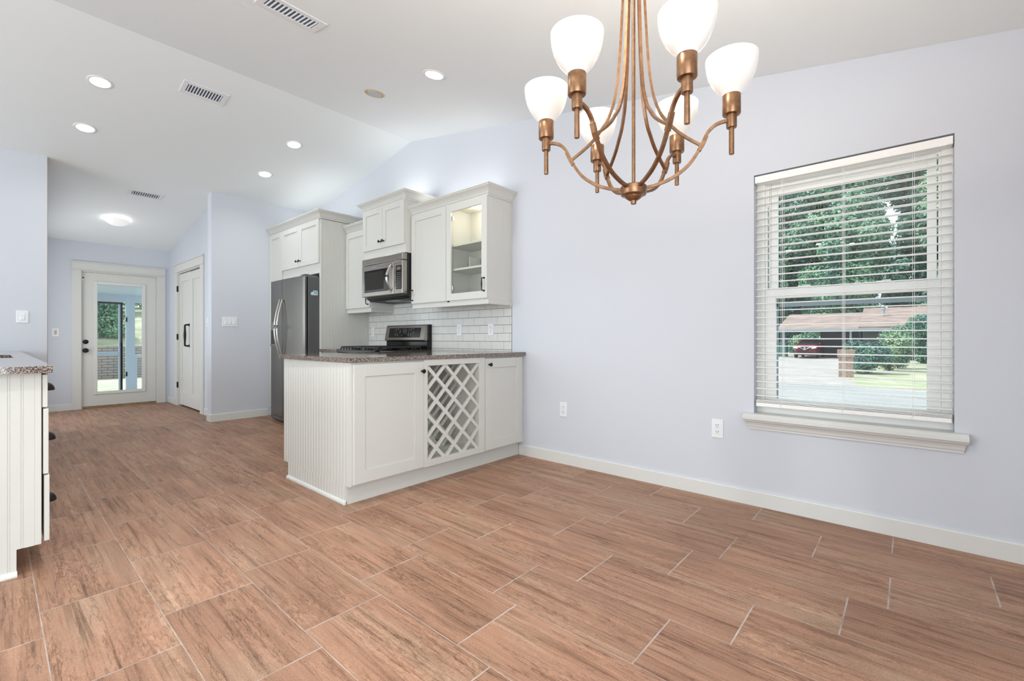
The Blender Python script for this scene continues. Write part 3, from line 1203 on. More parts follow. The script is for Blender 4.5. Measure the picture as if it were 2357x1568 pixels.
def wall_base(y0, y1, label):
    t = thing('base_cabinet', (2.8, (y0 + y1) / 2, 0), label, 'cabinet', 'base cabinets beside the range')
    g = G()
    g.box(2.52, XW - 0.004, y0, y1, TOE, ZT)
    g.box(2.58, XW - 0.004, y0, y1, 0, TOE)
    part('carcass', g, cab_white, t)
    g = G()
    g.frame(o=(2.52, y1 - 0.01, 0.128), **FX)
    shaker(g, y1 - y0 - 0.02, 0.58, 0.02, 0.055)
    d = part('door', g, cab_white, t)
    knob(d, (2.50, y0 + 0.045, 0.65), (-1, 0, 0))
    g = G()
    g.frame(o=(2.52, y1 - 0.01, 0.722), **FX)
    g.box(0, y1 - y0 - 0.02, 0, 0.15, 0, 0.02, 0.002)
    part('drawer', g, cab_white, t)
    return t


wall_base(PYB + 0.022, RY0 - 0.004, 'white base cabinet in the corner between peninsula and range')
wall_base(RY1 + 0.004, 5.088, 'white base cabinet between range and refrigerator panel')

# stone tops


def stone_slab(name, outline, label, z0=ZT, z1=0.914, hole=None):
    g = G()
    g.prism(outline, z0, z1, 2)
    bmesh.ops.recalc_face_normals(g.bm, faces=g.bm.faces)
    es = [e for e in g.bm.edges if abs(e.verts[0].co.z - e.verts[1].co.z) < 1e-6]
    bmesh.ops.bevel(g.bm, geom=es, offset=0.0025, segments=2, affect='EDGES')
    return solo(name, g, granite, label, 'worktop')


stone_slab('worktop', [(1.443, 2.583), (XW - 0.001, 2.566), (XW - 0.001, RY0 - 0.002), (2.470, RY0 - 0.002), (2.470, 3.585), (1.425, 3.585)],
           'brown speckled granite worktop on the peninsula')
stone_slab('worktop', [(2.470, RY1 + 0.002), (XW - 0.001, RY1 + 0.002), (XW - 0.001, 5.084), (2.470, 5.084)],
           'short brown granite worktop between range and refrigerator panel')

# ------------------------------------------------------------------ tiled backsplash
g = G()
SY0, SY1, SZ0, SZ1 = 2.731, 5.099, 0.9145, 1.50
g.mi = 1
g.box(XW - 0.006, XW, SY0, SY1, SZ0, SZ1)
g.mi = 0
tw, th, gr = 0.1555, 0.0765, 0.0034
row = 0
zz = SZ0 + 0.001 - 0.062
while zz < SZ1:
    a, b = max(zz + gr / 2, SZ0), min(zz + th - gr / 2, SZ1)
    yy = SY0 - (0.062 if row % 2 else 0.135)
    while yy < SY1:
        c, d = max(yy + gr / 2, SY0 - 0.001), min(yy + tw - gr / 2, SY1)
        if d - c > 0.004 and b - a > 0.004:
            g.box(XW - 0.0105, XW - 0.005, c, d, a, b, 0.0012)
        yy += tw
    zz += th
    row += 1
struct('backsplash', g, [subway, subway_grout], 'white subway tile backsplash with dark grout', 'backsplash')
xs = XW - 0.0107
outlet((xs, 2.985, 1.118), FX, 'white outlet on the backsplash nearest the tile edge')
outlet((xs, 3.425, 1.118), FX, 'white outlet on the backsplash just right of the range')
outlet((xs, 5.0, 1.112), FX, 'white outlet on the backsplash left of the range')

# ------------------------------------------------------------------ wall cabinets


def upper_box(root, y0, y1, x, z0, z1, t=0.016, hollow=None):
    g = G()
    if hollow is None:
        g.box(x, XW - 0.001, y0, y1, z0, z1, 0.001)
    return g


def crown_part(root, x, y0, y1, z, ret0=True, ret1=True, k=1.0):
    # travel from the far end to the near end; left of travel must be outward (-x side)
    path = []
    if ret1: path.append((XW - 0.001, y1))
    path += [(x, y1), (x, y0)]
    if ret0: path.append((XW - 0.001, y0))
    g = G()
    # going from y1 to y0 is direction -y: its left normal is +x, so reverse the path
    g.sweep(path[::-1], [(o * k, z + h * k) for o, h in CROWN])
    g.box(x + 0.002, XW - 0.001, y0 + 0.002, y1 - 0.002, z - 0.002, z + 0.01)
    return part('crown_moulding', g, cab_white, root)


# right-hand cabinet: one solid door, one glazed door, lit inside
UX = 2.807
uc = thing('wall_cabinet', (2.96, 3.26, 1.33), 'white wall cabinet with one solid and one lit glass door', 'cabinet', 'white wall cabinets')
y0, y1 = 2.727, 3.790
zb, zt = 1.372, 2.272
ym = 3.258
g = G()
g.box(UX, XW - 0.001, ym + 0.005, y1, zb, zt, 0.001)
part('closed_compartment', g, cab_white, uc)
g = G()
t = 0.017
g.box(UX, XW - 0.001, y0 + 0.007, y0 + 0.007 + t, zb, zt)
g.box(UX, XW - 0.001, y0 + 0.02, ym + 0.005, zb, zb + t)
g.box(UX, XW - 0.001, y0 + 0.02, ym + 0.005, zt - t, zt)
g.box(XW - 0.012, XW - 0.001, y0 + 0.02, ym + 0.005, zb + t, zt - t)
for a, b, c, d in ((y0 + 0.006, y0 + 0.045, zb, zt), (ym - 0.03, ym + 0.006, zb, zt), (y0 + 0.04, ym, zb, zb + 0.035), (y0 + 0.04, ym, zt - 0.04, zt)):
    g.box(UX - 0.001, UX + 0.018, a, b, c, d)
part('glazed_compartment', g, cab_inside, uc)
for zz in (1.662, 1.885):
    g = G()
    g.box(UX + 0.022, XW - 0.013, y0 + 0.025, ym + 0.004, zz, zz + 0.018, 0.001)
    part('shelf', g, cab_inside, uc)
g = G()
g.box(2.955, 3.10, 3.112, 3.120, 1.681, 1.800)
g.box(3.094, 3.10, 3.120, 3.262, 1.681, 1.800)
part('shelf_divider', g, cab_inside, uc)
g = G()
g.frame(o=(UX, y0 + 0.007, zb), u=(1, 0, 0), w=(0, -1, 0))
bead(g, XW - 0.001 - UX, zt - zb, 0.040, vg=0.0008)
part('side_panel', g, cab_white, uc)
g = G()
g.box(UX - 0.004, UX + 0.018, y0 - 0.002, y1, 1.331, zb, 0.004)
g.box(UX + 0.018, XW - 0.001, y0 - 0.002, y0 + 0.016, 1.331, zb, 0.004)
part('light_rail', g, cab_white, uc)
g = G()
g.frame(o=(UX, 3.787, 1.382), **FX)
shaker(g, 3.787 - 3.261, 2.262 - 1.382, 0.020, 0.062)
d = part('door', g, cab_white, uc)
bar_pull(d, (UX - 0.02, 3.762, 1.415), (UX - 0.02, 3.762, 1.515), (-1, 0, 0))
g = G()
g.frame(o=(UX, 3.255, 1.382), **FX)
shaker(g, 3.255 - 2.727, 2.262 - 1.382, 0.020, 0.064, glazed=True)
d = part('glass_door', g, cab_white, uc)
g = G()
g.box(UX - 0.011, UX - 0.007, 2.727 + 0.058, 3.255 - 0.058, 1.382 + 0.058, 2.262 - 0.058)
part('glass_pane', g, cab_glass, d)
bar_pull(d, (UX - 0.02, 2.757, 1.445), (UX - 0.02, 2.757, 1.555), (-1, 0, 0))
for hz in (1.50, 2.14):
    g = G()
    g.box(UX - 0.006, UX + 0.012, 3.178, 3.196, hz - 0.022, hz + 0.022, 0.003)
    part('hinge', g, nickel, d)
crown_part(uc, UX, y0, y1, zt - 0.008)
g = G()
g.M = Matrix.Translation((2.975, 3.015, zt - t))
g.lathe([(0.034, 0), (0.034, -0.010), (0.028, -0.016), (0.0, -0.018)], 24)
pk = part('puck_light', g, puck_on, uc)
light('cabinet_puck_lamp', 'POINT', (2.965, 3.01, zt - 0.055), 1.4, (1, 0.93, 0.80), shadow_soft_size=0.03)

# cabinet over the microwave
MX = 2.727
um = thing('wall_cabinet', (2.92, 4.18, 1.90), 'white short two-door cabinet raised above the microwave', 'cabinet', 'white wall cabinets')
g = G()
g.box(MX, XW - 0.001, 3.797, 4.562, 1.897, 2.43, 0.001)
part('carcass', g, cab_white, um)
for k in range(2):
    ya = 4.558 - k * 0.379
    g = G()
    g.frame(o=(MX, ya, 1.985), **FX)
    shaker(g, 0.375, 2.42 - 1.985, 0.020, 0.058)
    d = part('door', g, cab_white, um)
    knob(d, (MX - 0.02, ya - (0.345 if k == 0 else 0.030), 2.055), (-1, 0, 0))
crown_part(um, MX, 3.797, 4.562, 2.422)

# far wall cabinet
uf = thing('wall_cabinet', (2.96, 4.83, 1.33), 'white single-door wall cabinet between microwave and refrigerator panel', 'cabinet', 'white wall cabinets')
FXX = 2.817
g = G()
g.box(FXX, XW - 0.001, 4.566, 5.096, 1.372, 2.285, 0.001)
part('carcass', g, cab_white, uf)
g = G()
g.frame(o=(FXX, 5.094, 1.384), **FX)
shaker(g, 5.094 - 4.570, 2.272 - 1.384, 0.020, 0.062)
d = part('door', g, cab_white, uf)
bar_pull(d, (FXX - 0.02, 4.60, 1.42), (FXX - 0.02, 4.60, 1.52), (-1, 0, 0))
g = G()
g.box(FXX - 0.004, FXX + 0.018, 4.564, 5.096, 1.331, 1.372, 0.004)
g.box(FXX + 0.018, XW - 0.012, 4.564, 4.582, 1.331, 1.372, 0.004)
part('light_rail', g, cab_white, uf)
crown_part(uf, FXX, 4.566, 5.094, 2.277, ret1=False)

# warm-white strips lying on the cabinet tops
for ya_, yb_, zt_ in ((2.85, 3.70, 2.40), (3.90, 4.46, 2.56), (5.25, 6.40, 2.55)):
    xo_ = 2.95 if ya_ < 5 else 2.8
    lo = light('cabinet_top_lamp', 'AREA', (xo_, (ya_ + yb_) / 2, zt_), LAMP_TOP, (1, 0.98, 0.95), rot=(PI, 0, 0), shape='RECTANGLE', size=0.06, size_y=yb_ - ya_)
# ------------------------------------------------------------------ microwave
mw = thing('microwave', (2.9, 4.17, 1.44), 'stainless over-range microwave with black window and curved handle', 'microwave')
g = G()
g.prism([(2.752, 1.47), (2.80, 1.442), (XW - 0.012, 1.432), (XW - 0.012, 1.894), (2.752, 1.894)], 3.803, 4.552, 1)
part('case', g, black_matte, mw)
g = G()
g.box(2.694, 2.753, 3.803, 4.552, 1.824, 1.894, 0.006, 2)
part('vent_strip', g, steel_h, mw)
g = G()
g.box(2.692, 2.753, 3.958, 4.552, 1.484, 1.820, 0.006, 2)
d = part('door', g, steel_h, mw)
g = G()
g.box(2.6895, 2.693, 4.040, 4.498, 1.528, 1.764, 0.001)
w_ = part('window', g, black_gloss, d)
g = G()
g.box(2.6885, 2.6896, 4.13, 4.475, 1.553, 1.742)
part('mesh_screen', g, mat('dark_mesh', (0.022, 0.02, 0.018), 0.4, spec=0.15), w_)
g = G()
pts = [(2.690 - 0.055 * math.sin(PI * i / 12), 3.990, 1.515 + 0.275 * i / 12) for i in range(13)]
g.tube(pts, [0.008 + 0.006 * math.sin(PI * i / 12) for i in range(13)], 12)
part('handle', g, chrome, d)
g = G()
g.box(2.6885, 2.6925, 4.27, 4.345, 1.786, 1.800, 0.001)
part('badge', g, chrome, d)
g = G()
g.box(2.693, 2.753, 3.803, 3.952, 1.484, 1.820, 0.006, 2)
cp = part('control_panel', g, steel_h, mw)
g = G()
g.box(2.6905, 2.694, 3.815, 3.912, 1.530, 1.768, 0.001)
g.mi = 1
for r in range(9):
    for c in range(4):
        zz = 1.542 + r * 0.0185
        yy = 3.826 + c * 0.0205
        g.box(2.6898, 2.6906, yy, yy + 0.008, zz, zz + 0.0055)
kp = part('keypad', g, [black_gloss, white_mark], cp)
g = G()
g.box(2.6897, 2.6906, 3.830, 3.897, 1.722, 1.755)
part('display', g, mat('lcd', (0.16, 0.12, 0.09), 0.3), kp)
g = G()
g.box(2.83, 2.93, 4.05, 4.30, 1.4355, 1.4415)
g.box(2.95, 3.08, 3.87, 4.12, 1.430, 1.4375)
part('grease_filter', g, mat('filter_mesh', (0.35, 0.33, 0.3), 0.4, 0.8), mw)

# ------------------------------------------------------------------ range
rg = thing('range', (2.77, (RY0 + RY1) / 2, 0), 'black gas range with steel-trimmed backguard against the tile', 'stove')
g = G()
g.box(2.44, XW - 0.014, RY0 + 0.001, RY1 - 0.001, 0.02, 0.885)
g.box(2.48, XW - 0.03, RY0 + 0.03, RY1 - 0.03, 0.0, 0.02)
part('body', g, black_matte, rg)
g = G()
g.box(2.425, XW - 0.014, RY0, RY1, 0.885, 0.920, 0.006, 2)
part('cooktop', g, black_gloss, rg)
g = G()
g.box(2.405, 2.44, RY0 + 0.01, RY1 - 0.01, 0.22, 0.74, 0.008)
od = part('oven_door', g, steel_h, rg)
g = G()
g.tube([(2.36, RY0 + 0.07, 0.70), (2.36, RY1 - 0.07, 0.70)], 0.011, 10)
for yy in (RY0 + 0.09, RY1 - 0.09):
    g.tube([(2.41, yy, 0.70), (2.36, yy, 0.70)], 0.008, 8)
part('handle', g, chrome, od)
for i in range(5):
    g = G()
    g.M = Matrix.Translation((2.43, RY0 + 0.12 + i * 0.128, 0.815)) @ Z.rotation_difference(Vector((-1, 0, 0))).to_matrix().to_4x4()
    g.lathe([(0.024, 0), (0.024, 0.012), (0.019, 0.034), (0.0, 0.036)], 18)
    part('burner_knob', g, chrome, rg)
# three cast grates
for k in range(3):
    ga, gb = RY0 + 0.022 + k * 0.238, RY0 + 0.022 + k * 0.238 + 0.232
    g = G()
    for xx in (2.475, 2.72, 2.965):
        g.box(xx - 0.006, xx + 0.006, ga, gb, 0.934, 0.950, 0.002)
    for i in range(5):
        yy = ga + 0.006 + i * (gb - ga - 0.012) / 4
        g.prism([(2.455, 0.921), (2.466, 0.921), (2.482, 0.938), (2.962, 0.938), (2.978, 0.921), (2.990, 0.921), (2.972, 0.953), (2.475, 0.953)], yy - 0.005, yy + 0.005, 1)
    part('grate', g, black_matte, rg)
for xx in (2.59, 2.85):
    for yy in (RY0 + 0.14, (RY0 + RY1) / 2, RY1 - 0.14):
        g = G()
        g.M = Matrix.Translation((xx, yy, 0.9195))
        g.lathe([(0.045, 0), (0.045, 0.006), (0.03, 0.007), (0.03, 0.012), (0.0, 0.013)], 20)
        part('burner_cap', g, black_matte, rg)
# backguard
g = G()
g.prism([(3.045, 0.919), (XW - 0.013, 0.919), (XW - 0.013, 1.184), (3.062, 1.184), (3.062, 1.02), (3.045, 1.0)], RY0 + 0.002, RY1 - 0.002, 1)
part('backguard', g, black_gloss, rg)
g = G()
rot = math.atan2(0.036, 0.165)
g.prism([(3.016, 1.018), (3.034, 1.006), (3.068, 1.004), (3.085, 1.180), (3.052, 1.183), (3.045, 1.176)], RY0 + 0.012, RY1 - 0.004, 1)
bmesh.ops.recalc_face_normals(g.bm, faces=g.bm.faces)
bmesh.ops.bevel(g.bm, geom=list(g.bm.edges), offset=0.004, segments=2, affect='EDGES')
cpn = part('control_console', g, mat('dark_steel', (0.30, 0.275, 0.25), 0.26, 1.0), rg)
n_ = Vector((-0.158, 0, 0.029)).normalized()


def on_console(y, s, lift):
    """s: 0..1 up the sloping face"""
    p = Vector((3.016, y, 1.018)).lerp(Vector((3.045, y, 1.176)), s)
    return p + Vector((-0.158, 0, 0.029)).normalized() * lift


def console_patch(g, ya, yb, sa, sb, lift):
    pts = [on_console(ya, sa, lift), on_console(yb, sa, lift), on_console(yb, sb, lift), on_console(ya, sb, lift)]
    back = [p + Vector((0.004, 0, 0)) for p in pts]
    a = [g.bm.verts.new(p) for p in pts]
    b = [g.bm.verts.new(p) for p in back]
    fs = [g.bm.faces.new(a), g.bm.faces.new(list(reversed(b)))] + [g.bm.faces.new((a[i], b[i], b[(i + 1) % 4], a[(i + 1) % 4])) for i in range(4)]
    g._mi(fs)


g = G()
console_patch(g, 3.955, 4.535, 0.17, 0.84, 0.0016)
g.mi = 1
rnd = random.Random(3)
for r in range(5):
    for c in range(9):
        yy = 4.075 + c * 0.040
        if 4.19 < yy < 4.28 and r > 1: continue
        if rnd.random() < 0.45: continue
        ss = 0.30 + r * 0.11
        console_patch(g, yy, yy + 0.010 + 0.008 * rnd.random(), ss, ss + 0.035, 0.0024)
gp = part('touch_glass', g, [black_gloss, white_mark], cpn)
g = G()
console_patch(g, 4.195, 4.275, 0.50, 0.78, 0.0024)
part('display', g, mat('clock_display', (0.035, 0.035, 0.035), 0.2), gp)

# ------------------------------------------------------------------ refrigerator
fr = thing('refrigerator', (2.72, 5.6, 0), 'stainless side-by-side refrigerator with charcoal sides', 'refrigerator')
FY0, FY1, FS = 5.137, 6.062, 5.690
g = G()
g.box(2.370, XW - 0.06, FY0, FY1, 0.03, 1.732, 0.004)
for xx in (2.45, 3.0):
    for yy in (FY0 + 0.06, FY1 - 0.06):
        g.box(xx - 0.02, xx + 0.02, yy - 0.02, yy + 0.02, 0, 0.03)
part('cabinet', g, fridge_side, fr, 'charcoal body')


def fridge_door(name, ya, yb, round0, round1):
    g = G()
    n = 8
    xf, xb = 2.306, 2.352
    pts = [(xb, ya), (xb, yb)]
    edge = []
    # front face gently bowed, with a rounded outer corner
    for i in range(n + 1):
        t = i / n
        y = yb + (ya - yb) * t
        c = (y - (FY0 + FY1) / 2) / ((FY1 - FY0) / 2)
        x = xf + 0.010 * c * c
        if round0 and t > 0.999: x += 0.018
        if round1 and t < 0.001: x += 0.018
        edge.append((x, y))
    if round0:
        edge.insert(-1, (xf + 0.0095, ya + 0.020))
    if round1:
        edge.insert(1, (xf + 0.0095, yb - 0.020))
    g.prism(pts + edge, 0.086, 1.742, 2)
    for f in g.bm.faces: f.smooth = True
    return part(name, g, steel_v, fr)


rd = fridge_door('right_door', FY0 + 0.002, FS - 0.003, True, False)
ld = fridge_door('freezer_door', FS + 0.003, FY1 - 0.002, False, True)


def bow_handle(parent, y, yo):
    g = G()
    n = 16
    pts = []
    for i in range(n + 1):
        t = i / n
        z = 0.80 + t * 0.70
        b = math.sin(PI * t)
        pts.append((2.306 - 0.012 - 0.062 * b, y + yo * (1 - b) * 0.0, z))
    g.tube(pts, 0.010, 10, rect=None)
    g.tube([(2.312, y, 0.803), (2.29, y, 0.806)], 0.013, 10)
    g.tube([(2.312, y, 1.497), (2.29, y, 1.494)], 0.013, 10)
    part('handle', g, chrome, parent)


bow_handle(rd, FS - 0.035, 0)
bow_handle(ld, FS + 0.035, 0)
g = G()
g.box(2.302, 2.313, 5.835, 6.02, 0.935, 1.235, 0.004, 2)
dp = part('dispenser', g, plastic_grey, ld)
g = G()
g.box(2.2995, 2.303, 5.855, 6.00, 0.965, 1.135, 0.004)
part('recess', g, slot_dark, dp)
g = G()
g.box(2.288, 2.303, 5.845, 6.01, 0.945, 0.962, 0.004)
part('drip_tray', g, plastic_grey, dp)
g = G()
for i in range(4):
    g.box(2.3005, 2.3025, 5.86 + i * 0.035, 5.875 + i * 0.035, 1.175, 1.19)
part('button', g, white_mark, dp)
g = G()
g.prism([(2.310, 1.743), (2.322, 1.760), (2.36, 1.766), (2.48, 1.752), (2.50, 1.733), (2.310, 1.733)], FY0 + 0.01, FY0 + 0.075, 1)
part('hinge_cover', g, plastic_grey, fr)
g = G()
g.prism([(2.318, 0.078), (2.335, 0.082), (2.40, 0.082), (2.40, 0.018), (2.355, 0.018), (2.326, 0.045)], FY0 + 0.01, FY1 - 0.005, 1)
kg = part('kick_grille', g, plastic_grey, fr)
g = G()
for i in range(3):
    g.box(2.321 + 0.010 * i, 2.335 + 0.010 * i, FY0 + 0.05, FY1 - 0.25, 0.060 - 0.014 * i, 0.066 - 0.014 * i)
part('grille_slot', g, slot_dark, kg)
# van-shaped magnet on the fridge side
g = G()
g.prism([(2.398, 1.535), (2.398, 1.552), (2.404, 1.562), (2.416, 1.566), (2.425, 1.583), (2.472, 1.583), (2.476, 1.575), (2.477, 1.534), (2.470, 1.530), (2.404, 1.530)], FY0 - 0.003, FY0, 1)
mg = solo('fridge_magnet', g, mat('magnet_white', (0.72, 0.80, 0.84), 0.4), 'small pale blue van-shaped magnet on the refrigerator side', 'magnet')
g = G()
g.box(2.428, 2.472, FY0 - 0.004, FY0 - 0.0028, 1.544, 1.577)
part('van_panel', g, mat('magnet_blue', (0.25, 0.55, 0.66), 0.4), mg)
g = G()
g.prism([(2.409, 1.565), (2.419, 1.566), (2.424, 1.577), (2.419, 1.577)], FY0 - 0.004, FY0 - 0.0028, 1)
part('van_window', g, slot_dark, mg)
for xx in (2.412, 2.462):
    g = G()
    g.M = Matrix.Translation((xx, FY0 - 0.0005, 1.532)) @ Z.rotation_difference(Vector((0, -1, 0))).to_matrix().to_4x4()
    g.lathe([(0.008, 0), (0.008, 0.0042), (0.0, 0.0043)], 16)
    part('wheel', g, mat('magnet_grey', (0.35, 0.38, 0.42), 0.5), mg)

# refrigerator surround
fs_ = thing('refrigerator_cabinet', (2.8, 5.8, 0), 'white tall cabinet surround framing the refrigerator', 'cabinet')
SX = 2.494
g = G()
g.box(SX, XW - 0.001, 5.106, 5.132, 0, 2.43)
g.frame(o=(SX + 0.02, 5.106, 0), u=(1, 0, 0), w=(0, -1, 0))
bead(g, XW - 0.003 - SX - 0.02, 2.42, 0.040, vg=0.0009)
g.frame(o=(SX, 5.106, 0), u=(1, 0, 0), w=(0, -1, 0))
g.box(0, 0.022, 0, 2.43, 0, 0.008, 0.002)
part('side_panel', g, cab_white, fs_, 'beadboard side panel')
g = G()
g.box(SX, XW - 0.001, 5.1325, 6.11, 1.79, 2.43)
part('carcass', g, cab_white, fs_)
for k in range(2):
    ya = 6.118 - k * 0.502
    g = G()
    g.frame(o=(SX, ya, 1.905), **FX)
    shaker(g, 0.499, 2.412 - 1.905, 0.020, 0.062)
    d = part('door', g, cab_white, fs_)
    knob(d, (SX - 0.02, ya - (0.462 if k == 0 else 0.037), 1.975), (-1, 0, 0))
g = G()
g.box(SX + 0.001, XW - 0.001, 6.112, YB - 0.002, 0.0, 2.43)
g.frame(o=(SX + 0.001, YB - 0.004, 0.12), **FX)
shaker(g, YB - 0.004 - 6.124, 2.412 - 0.12, 0.020, 0.062)
part('pantry_front', g, cab_white, fs_)
g = G()
crown(g, [(XW - 0.001, 5.098), (SX, 5.098), (SX, YB - 0.002)], 2.415)
g.box(SX, XW - 0.001, 5.10, YB - 0.002, 2.41, 2.425)
part('crown_moulding', g, cab_white, fs_)

# ------------------------------------------------------------------ left island run
IX = 0.150
iy0, iy1 = 2.927, YB - 0.002
lc = thing('drawer_cabinet', (-0.15, 3.25, 0), 'white drawer cabinet with beadboard end at the left foreground', 'cabinet')
g = G()
g.box(-0.445, IX - 0.003, iy0 + 0.007, 3.56, TOE, ZT, 0.001)
g.box(-0.445, 0.072, iy0 + 0.007, 3.56, 0, TOE)
part('carcass', g, cab_white, lc)
g = G()
g.frame(o=(-0.445, iy0 + 0.007, TOE), u=(1, 0, 0), w=(0, -1, 0))
bead(g, 0.573, ZT - TOE, 0.0395)
g.box(0.573, 0.595, 0, ZT - TOE, 0, 0.007, 0.002)
g.frame(o=(-0.445, iy0 + 0.007, 0), u=(1, 0, 0), w=(0, -1, 0))
bead(g, 0.519, TOE, 0.0395)
part('end_panel', g, cab_white, lc, 'beadboard end panel')
g = G()
g.prism([(iy0 + 0.004, 0), (iy0 - 0.014, 0), (iy0 - 0.014, 0.008), (iy0 - 0.011, 0.016), (iy0 - 0.004, 0.021), (iy0 + 0.004, 0.022)], -0.445, 0.076, 0)
part('shoe_moulding', g, trim_white, lc)
for (za, zb_, xo, pz) in ((0.724, 0.872, 0.152, 0.806), (0.424, 0.718, 0.155, 0.580), (0.122, 0.418, 0.158, 0.300)):
    g = G()
    g.frame(o=(xo, iy0 + 0.008, za), **FL)
    g.box(0, 0.60, 0, zb_ - za, 0, 0.018, 0.003, 2)
    d = part('drawer_front', g, cab_white, lc)
    # cup pull: quarter-dome shell
    g = G()
    n1, n2 = 8, 14
    cx_, cy_ = xo + 0.018, iy0 + 0.055
    rows = []
    for i in range(n1 + 1):
        a = PI / 2 * i / n1
        rowv = []
        for j in range(n2 + 1):
            b = PI * j / n2
            rowv.append(g.bm.verts.new((cx_ + 0.026 * math.cos(a) * math.sin(b), cy_ - 0.040 * math.cos(b), pz - 0.008 + 0.034 * math.sin(a) * math.sin(b) ** 0.5 if b not in (0,) else pz - 0.008)))
        rows.append(rowv)
    for i in range(n1):
        for j in range(n2):
            f = g.bm.faces.new((rows[i][j], rows[i][j + 1], rows[i + 1][j + 1], rows[i + 1][j]))
            f.smooth = True
    r_ = bmesh.ops.solidify(g.bm, geom=list(g.bm.faces), thickness=0.0025)
    part('cup_pull', g, pull_bronze, d)

lb = thing('base_cabinet', (-0.15, 5.0, 0), 'white base cabinet run beyond the drawers at far left', 'cabinet')
g = G()
g.box(-0.445, IX - 0.003, 3.564, 4.14, TOE, ZT)
g.box(-0.445, IX - 0.003, 5.06, iy1, TOE, ZT)
g.box(0.110, IX - 0.003, 4.14, 5.06, TOE, ZT)
g.box(-0.445, -0.415, 4.14, 5.06, TOE, ZT)
g.box(-0.445, 0.072, 3.564, iy1, 0, TOE)
part('carcass', g, cab_white, lb)
yy = 3.568
while yy + 0.45 < iy1:
    g = G()
    g.frame(o=(IX - 0.003, yy, 0.128), **FL)
    shaker(g, 0.48, 0.74, 0.018, 0.06)
    part('door', g, cab_white, lb)
    yy += 0.486
# worktop with the sink cut-out
g = G()
WX0, WX1, WYa, WYb = -0.475, 0.181, 2.846, YB - 0.001
HX0, HX1, HYa, HYb = -0.385, 0.094, 4.20, 4.975
for a, b, c, d in ((WX0, WX1, WYa, HYa), (WX0, WX1, HYb, WYb), (WX0, HX0, HYa, HYb), (HX1, WX1, HYa, HYb)):
    g.box(a, b, c, d, ZT, 0.914)
bmesh.ops.remove_doubles(g.bm, verts=g.bm.verts, dist=1e-5)
solo('worktop', g, granite, 'pale reflecting granite worktop at the left edge with sink cut-out', 'worktop')
g = G()
sx0, sx1, sy0, sy1 = HX0 - 0.008, HX1 + 0.008, HYa - 0.008, HYb + 0.008
g.box(sx0, sx1, sy0, sy1, 0.66, 0.668)
for a, b, c, d in ((sx0, sx0 + 0.006, sy0, sy1), (sx1 - 0.006, sx1, sy0, sy1), (sx0, sx1, sy0, sy0 + 0.006), (sx0, sx1, sy1 - 0.006, sy1)):
    g.box(a, b, c, d, 0.66, ZT - 0.001)
solo('sink', g, steel_h, 'undermount steel sink below the cut-out of the left worktop', 'sink')

# ------------------------------------------------------------------ ceiling fixtures


def ceil_frame(x, y, yref=None):
    """matrix whose z axis points down out of the sloping ceiling, x along world x"""
    s = (ceil_z(y + 0.01) - ceil_z(y - 0.01)) / 0.02
    ny = Vector((0, s, -1)).normalized()
    ux = Vector((1, 0, 0))
    uy = ny.cross(ux).normalized()
    m = Matrix.Identity(4)
    for i in range(3):
        m[i][0], m[i][1], m[i][2] = ux[i], uy[i], ny[i]
    m.translation = Vector((x, y, ceil_z(y)))
    return m


def can_light(x, y, label, lit=True, grp='recessed ceiling lights', power=None):
    m = ceil_frame(x, y)
    t = thing('recessed_light', m.translation, label, 'ceiling light', grp)
    R_ = 0.082
    g = G()
    g.M = m
    g.lathe([(0.062, 0.0), (0.064, 0.004), (0.074, 0.006), (R_, 0.003), (R_ + 0.002, 0.0)], 40)
    part('trim_ring', g, plate_white if lit else yellowed, t, None if lit else 'yellowed ring')
    g = G()
    g.M = m
    if lit:
        g.lathe([(0.0, 0.0068), (0.063, 0.0062), (0.063, 0.001)], 40)
    else:
        g.lathe([(0.0, 0.0071), (0.035, 0.0069), (0.060, 0.0062), (0.062, 0.001)], 40)
    part('lens', g, lens_on if lit else lens_off, t)
    if lit:
        lo = light('recessed_lamp', 'AREA', m.translation + m.to_3x3() @ Vector((0, 0, 0.012)), power or LAMP_CAN, (0.96, 1.0, 1.0), shape='DISK', size=0.12)
        lo.rotation_euler = (0, 0, 0)
        lo.data.spread = math.radians(140)
    return t


can_light(0.588, 4.978, 'lit recessed light left of the kitchen vent, nearer the camera')
can_light(0.578, 5.766, 'lit recessed light farther back on the left side, above the hall opening')
can_light(2.150, 5.000, 'lit recessed light above the refrigerator, nearer the ridge')
can_light(2.146, 5.777, 'lit recessed light over the back wall, farthest right side')
can_light(2.156, 2.650, 'lit recessed light nearest the chandelier')
for yy_ in (2.65, 0.95):   # same row continued; unseen cans added to brighten the floor
    can_light(0.58, yy_, 'lit recessed light added as floor fill above the camera, out of the picture', power=LAMP_CAN_FILL)
can_light(2.148, 3.432, 'unlit recessed light with yellowed ring near the ridge', lit=False)


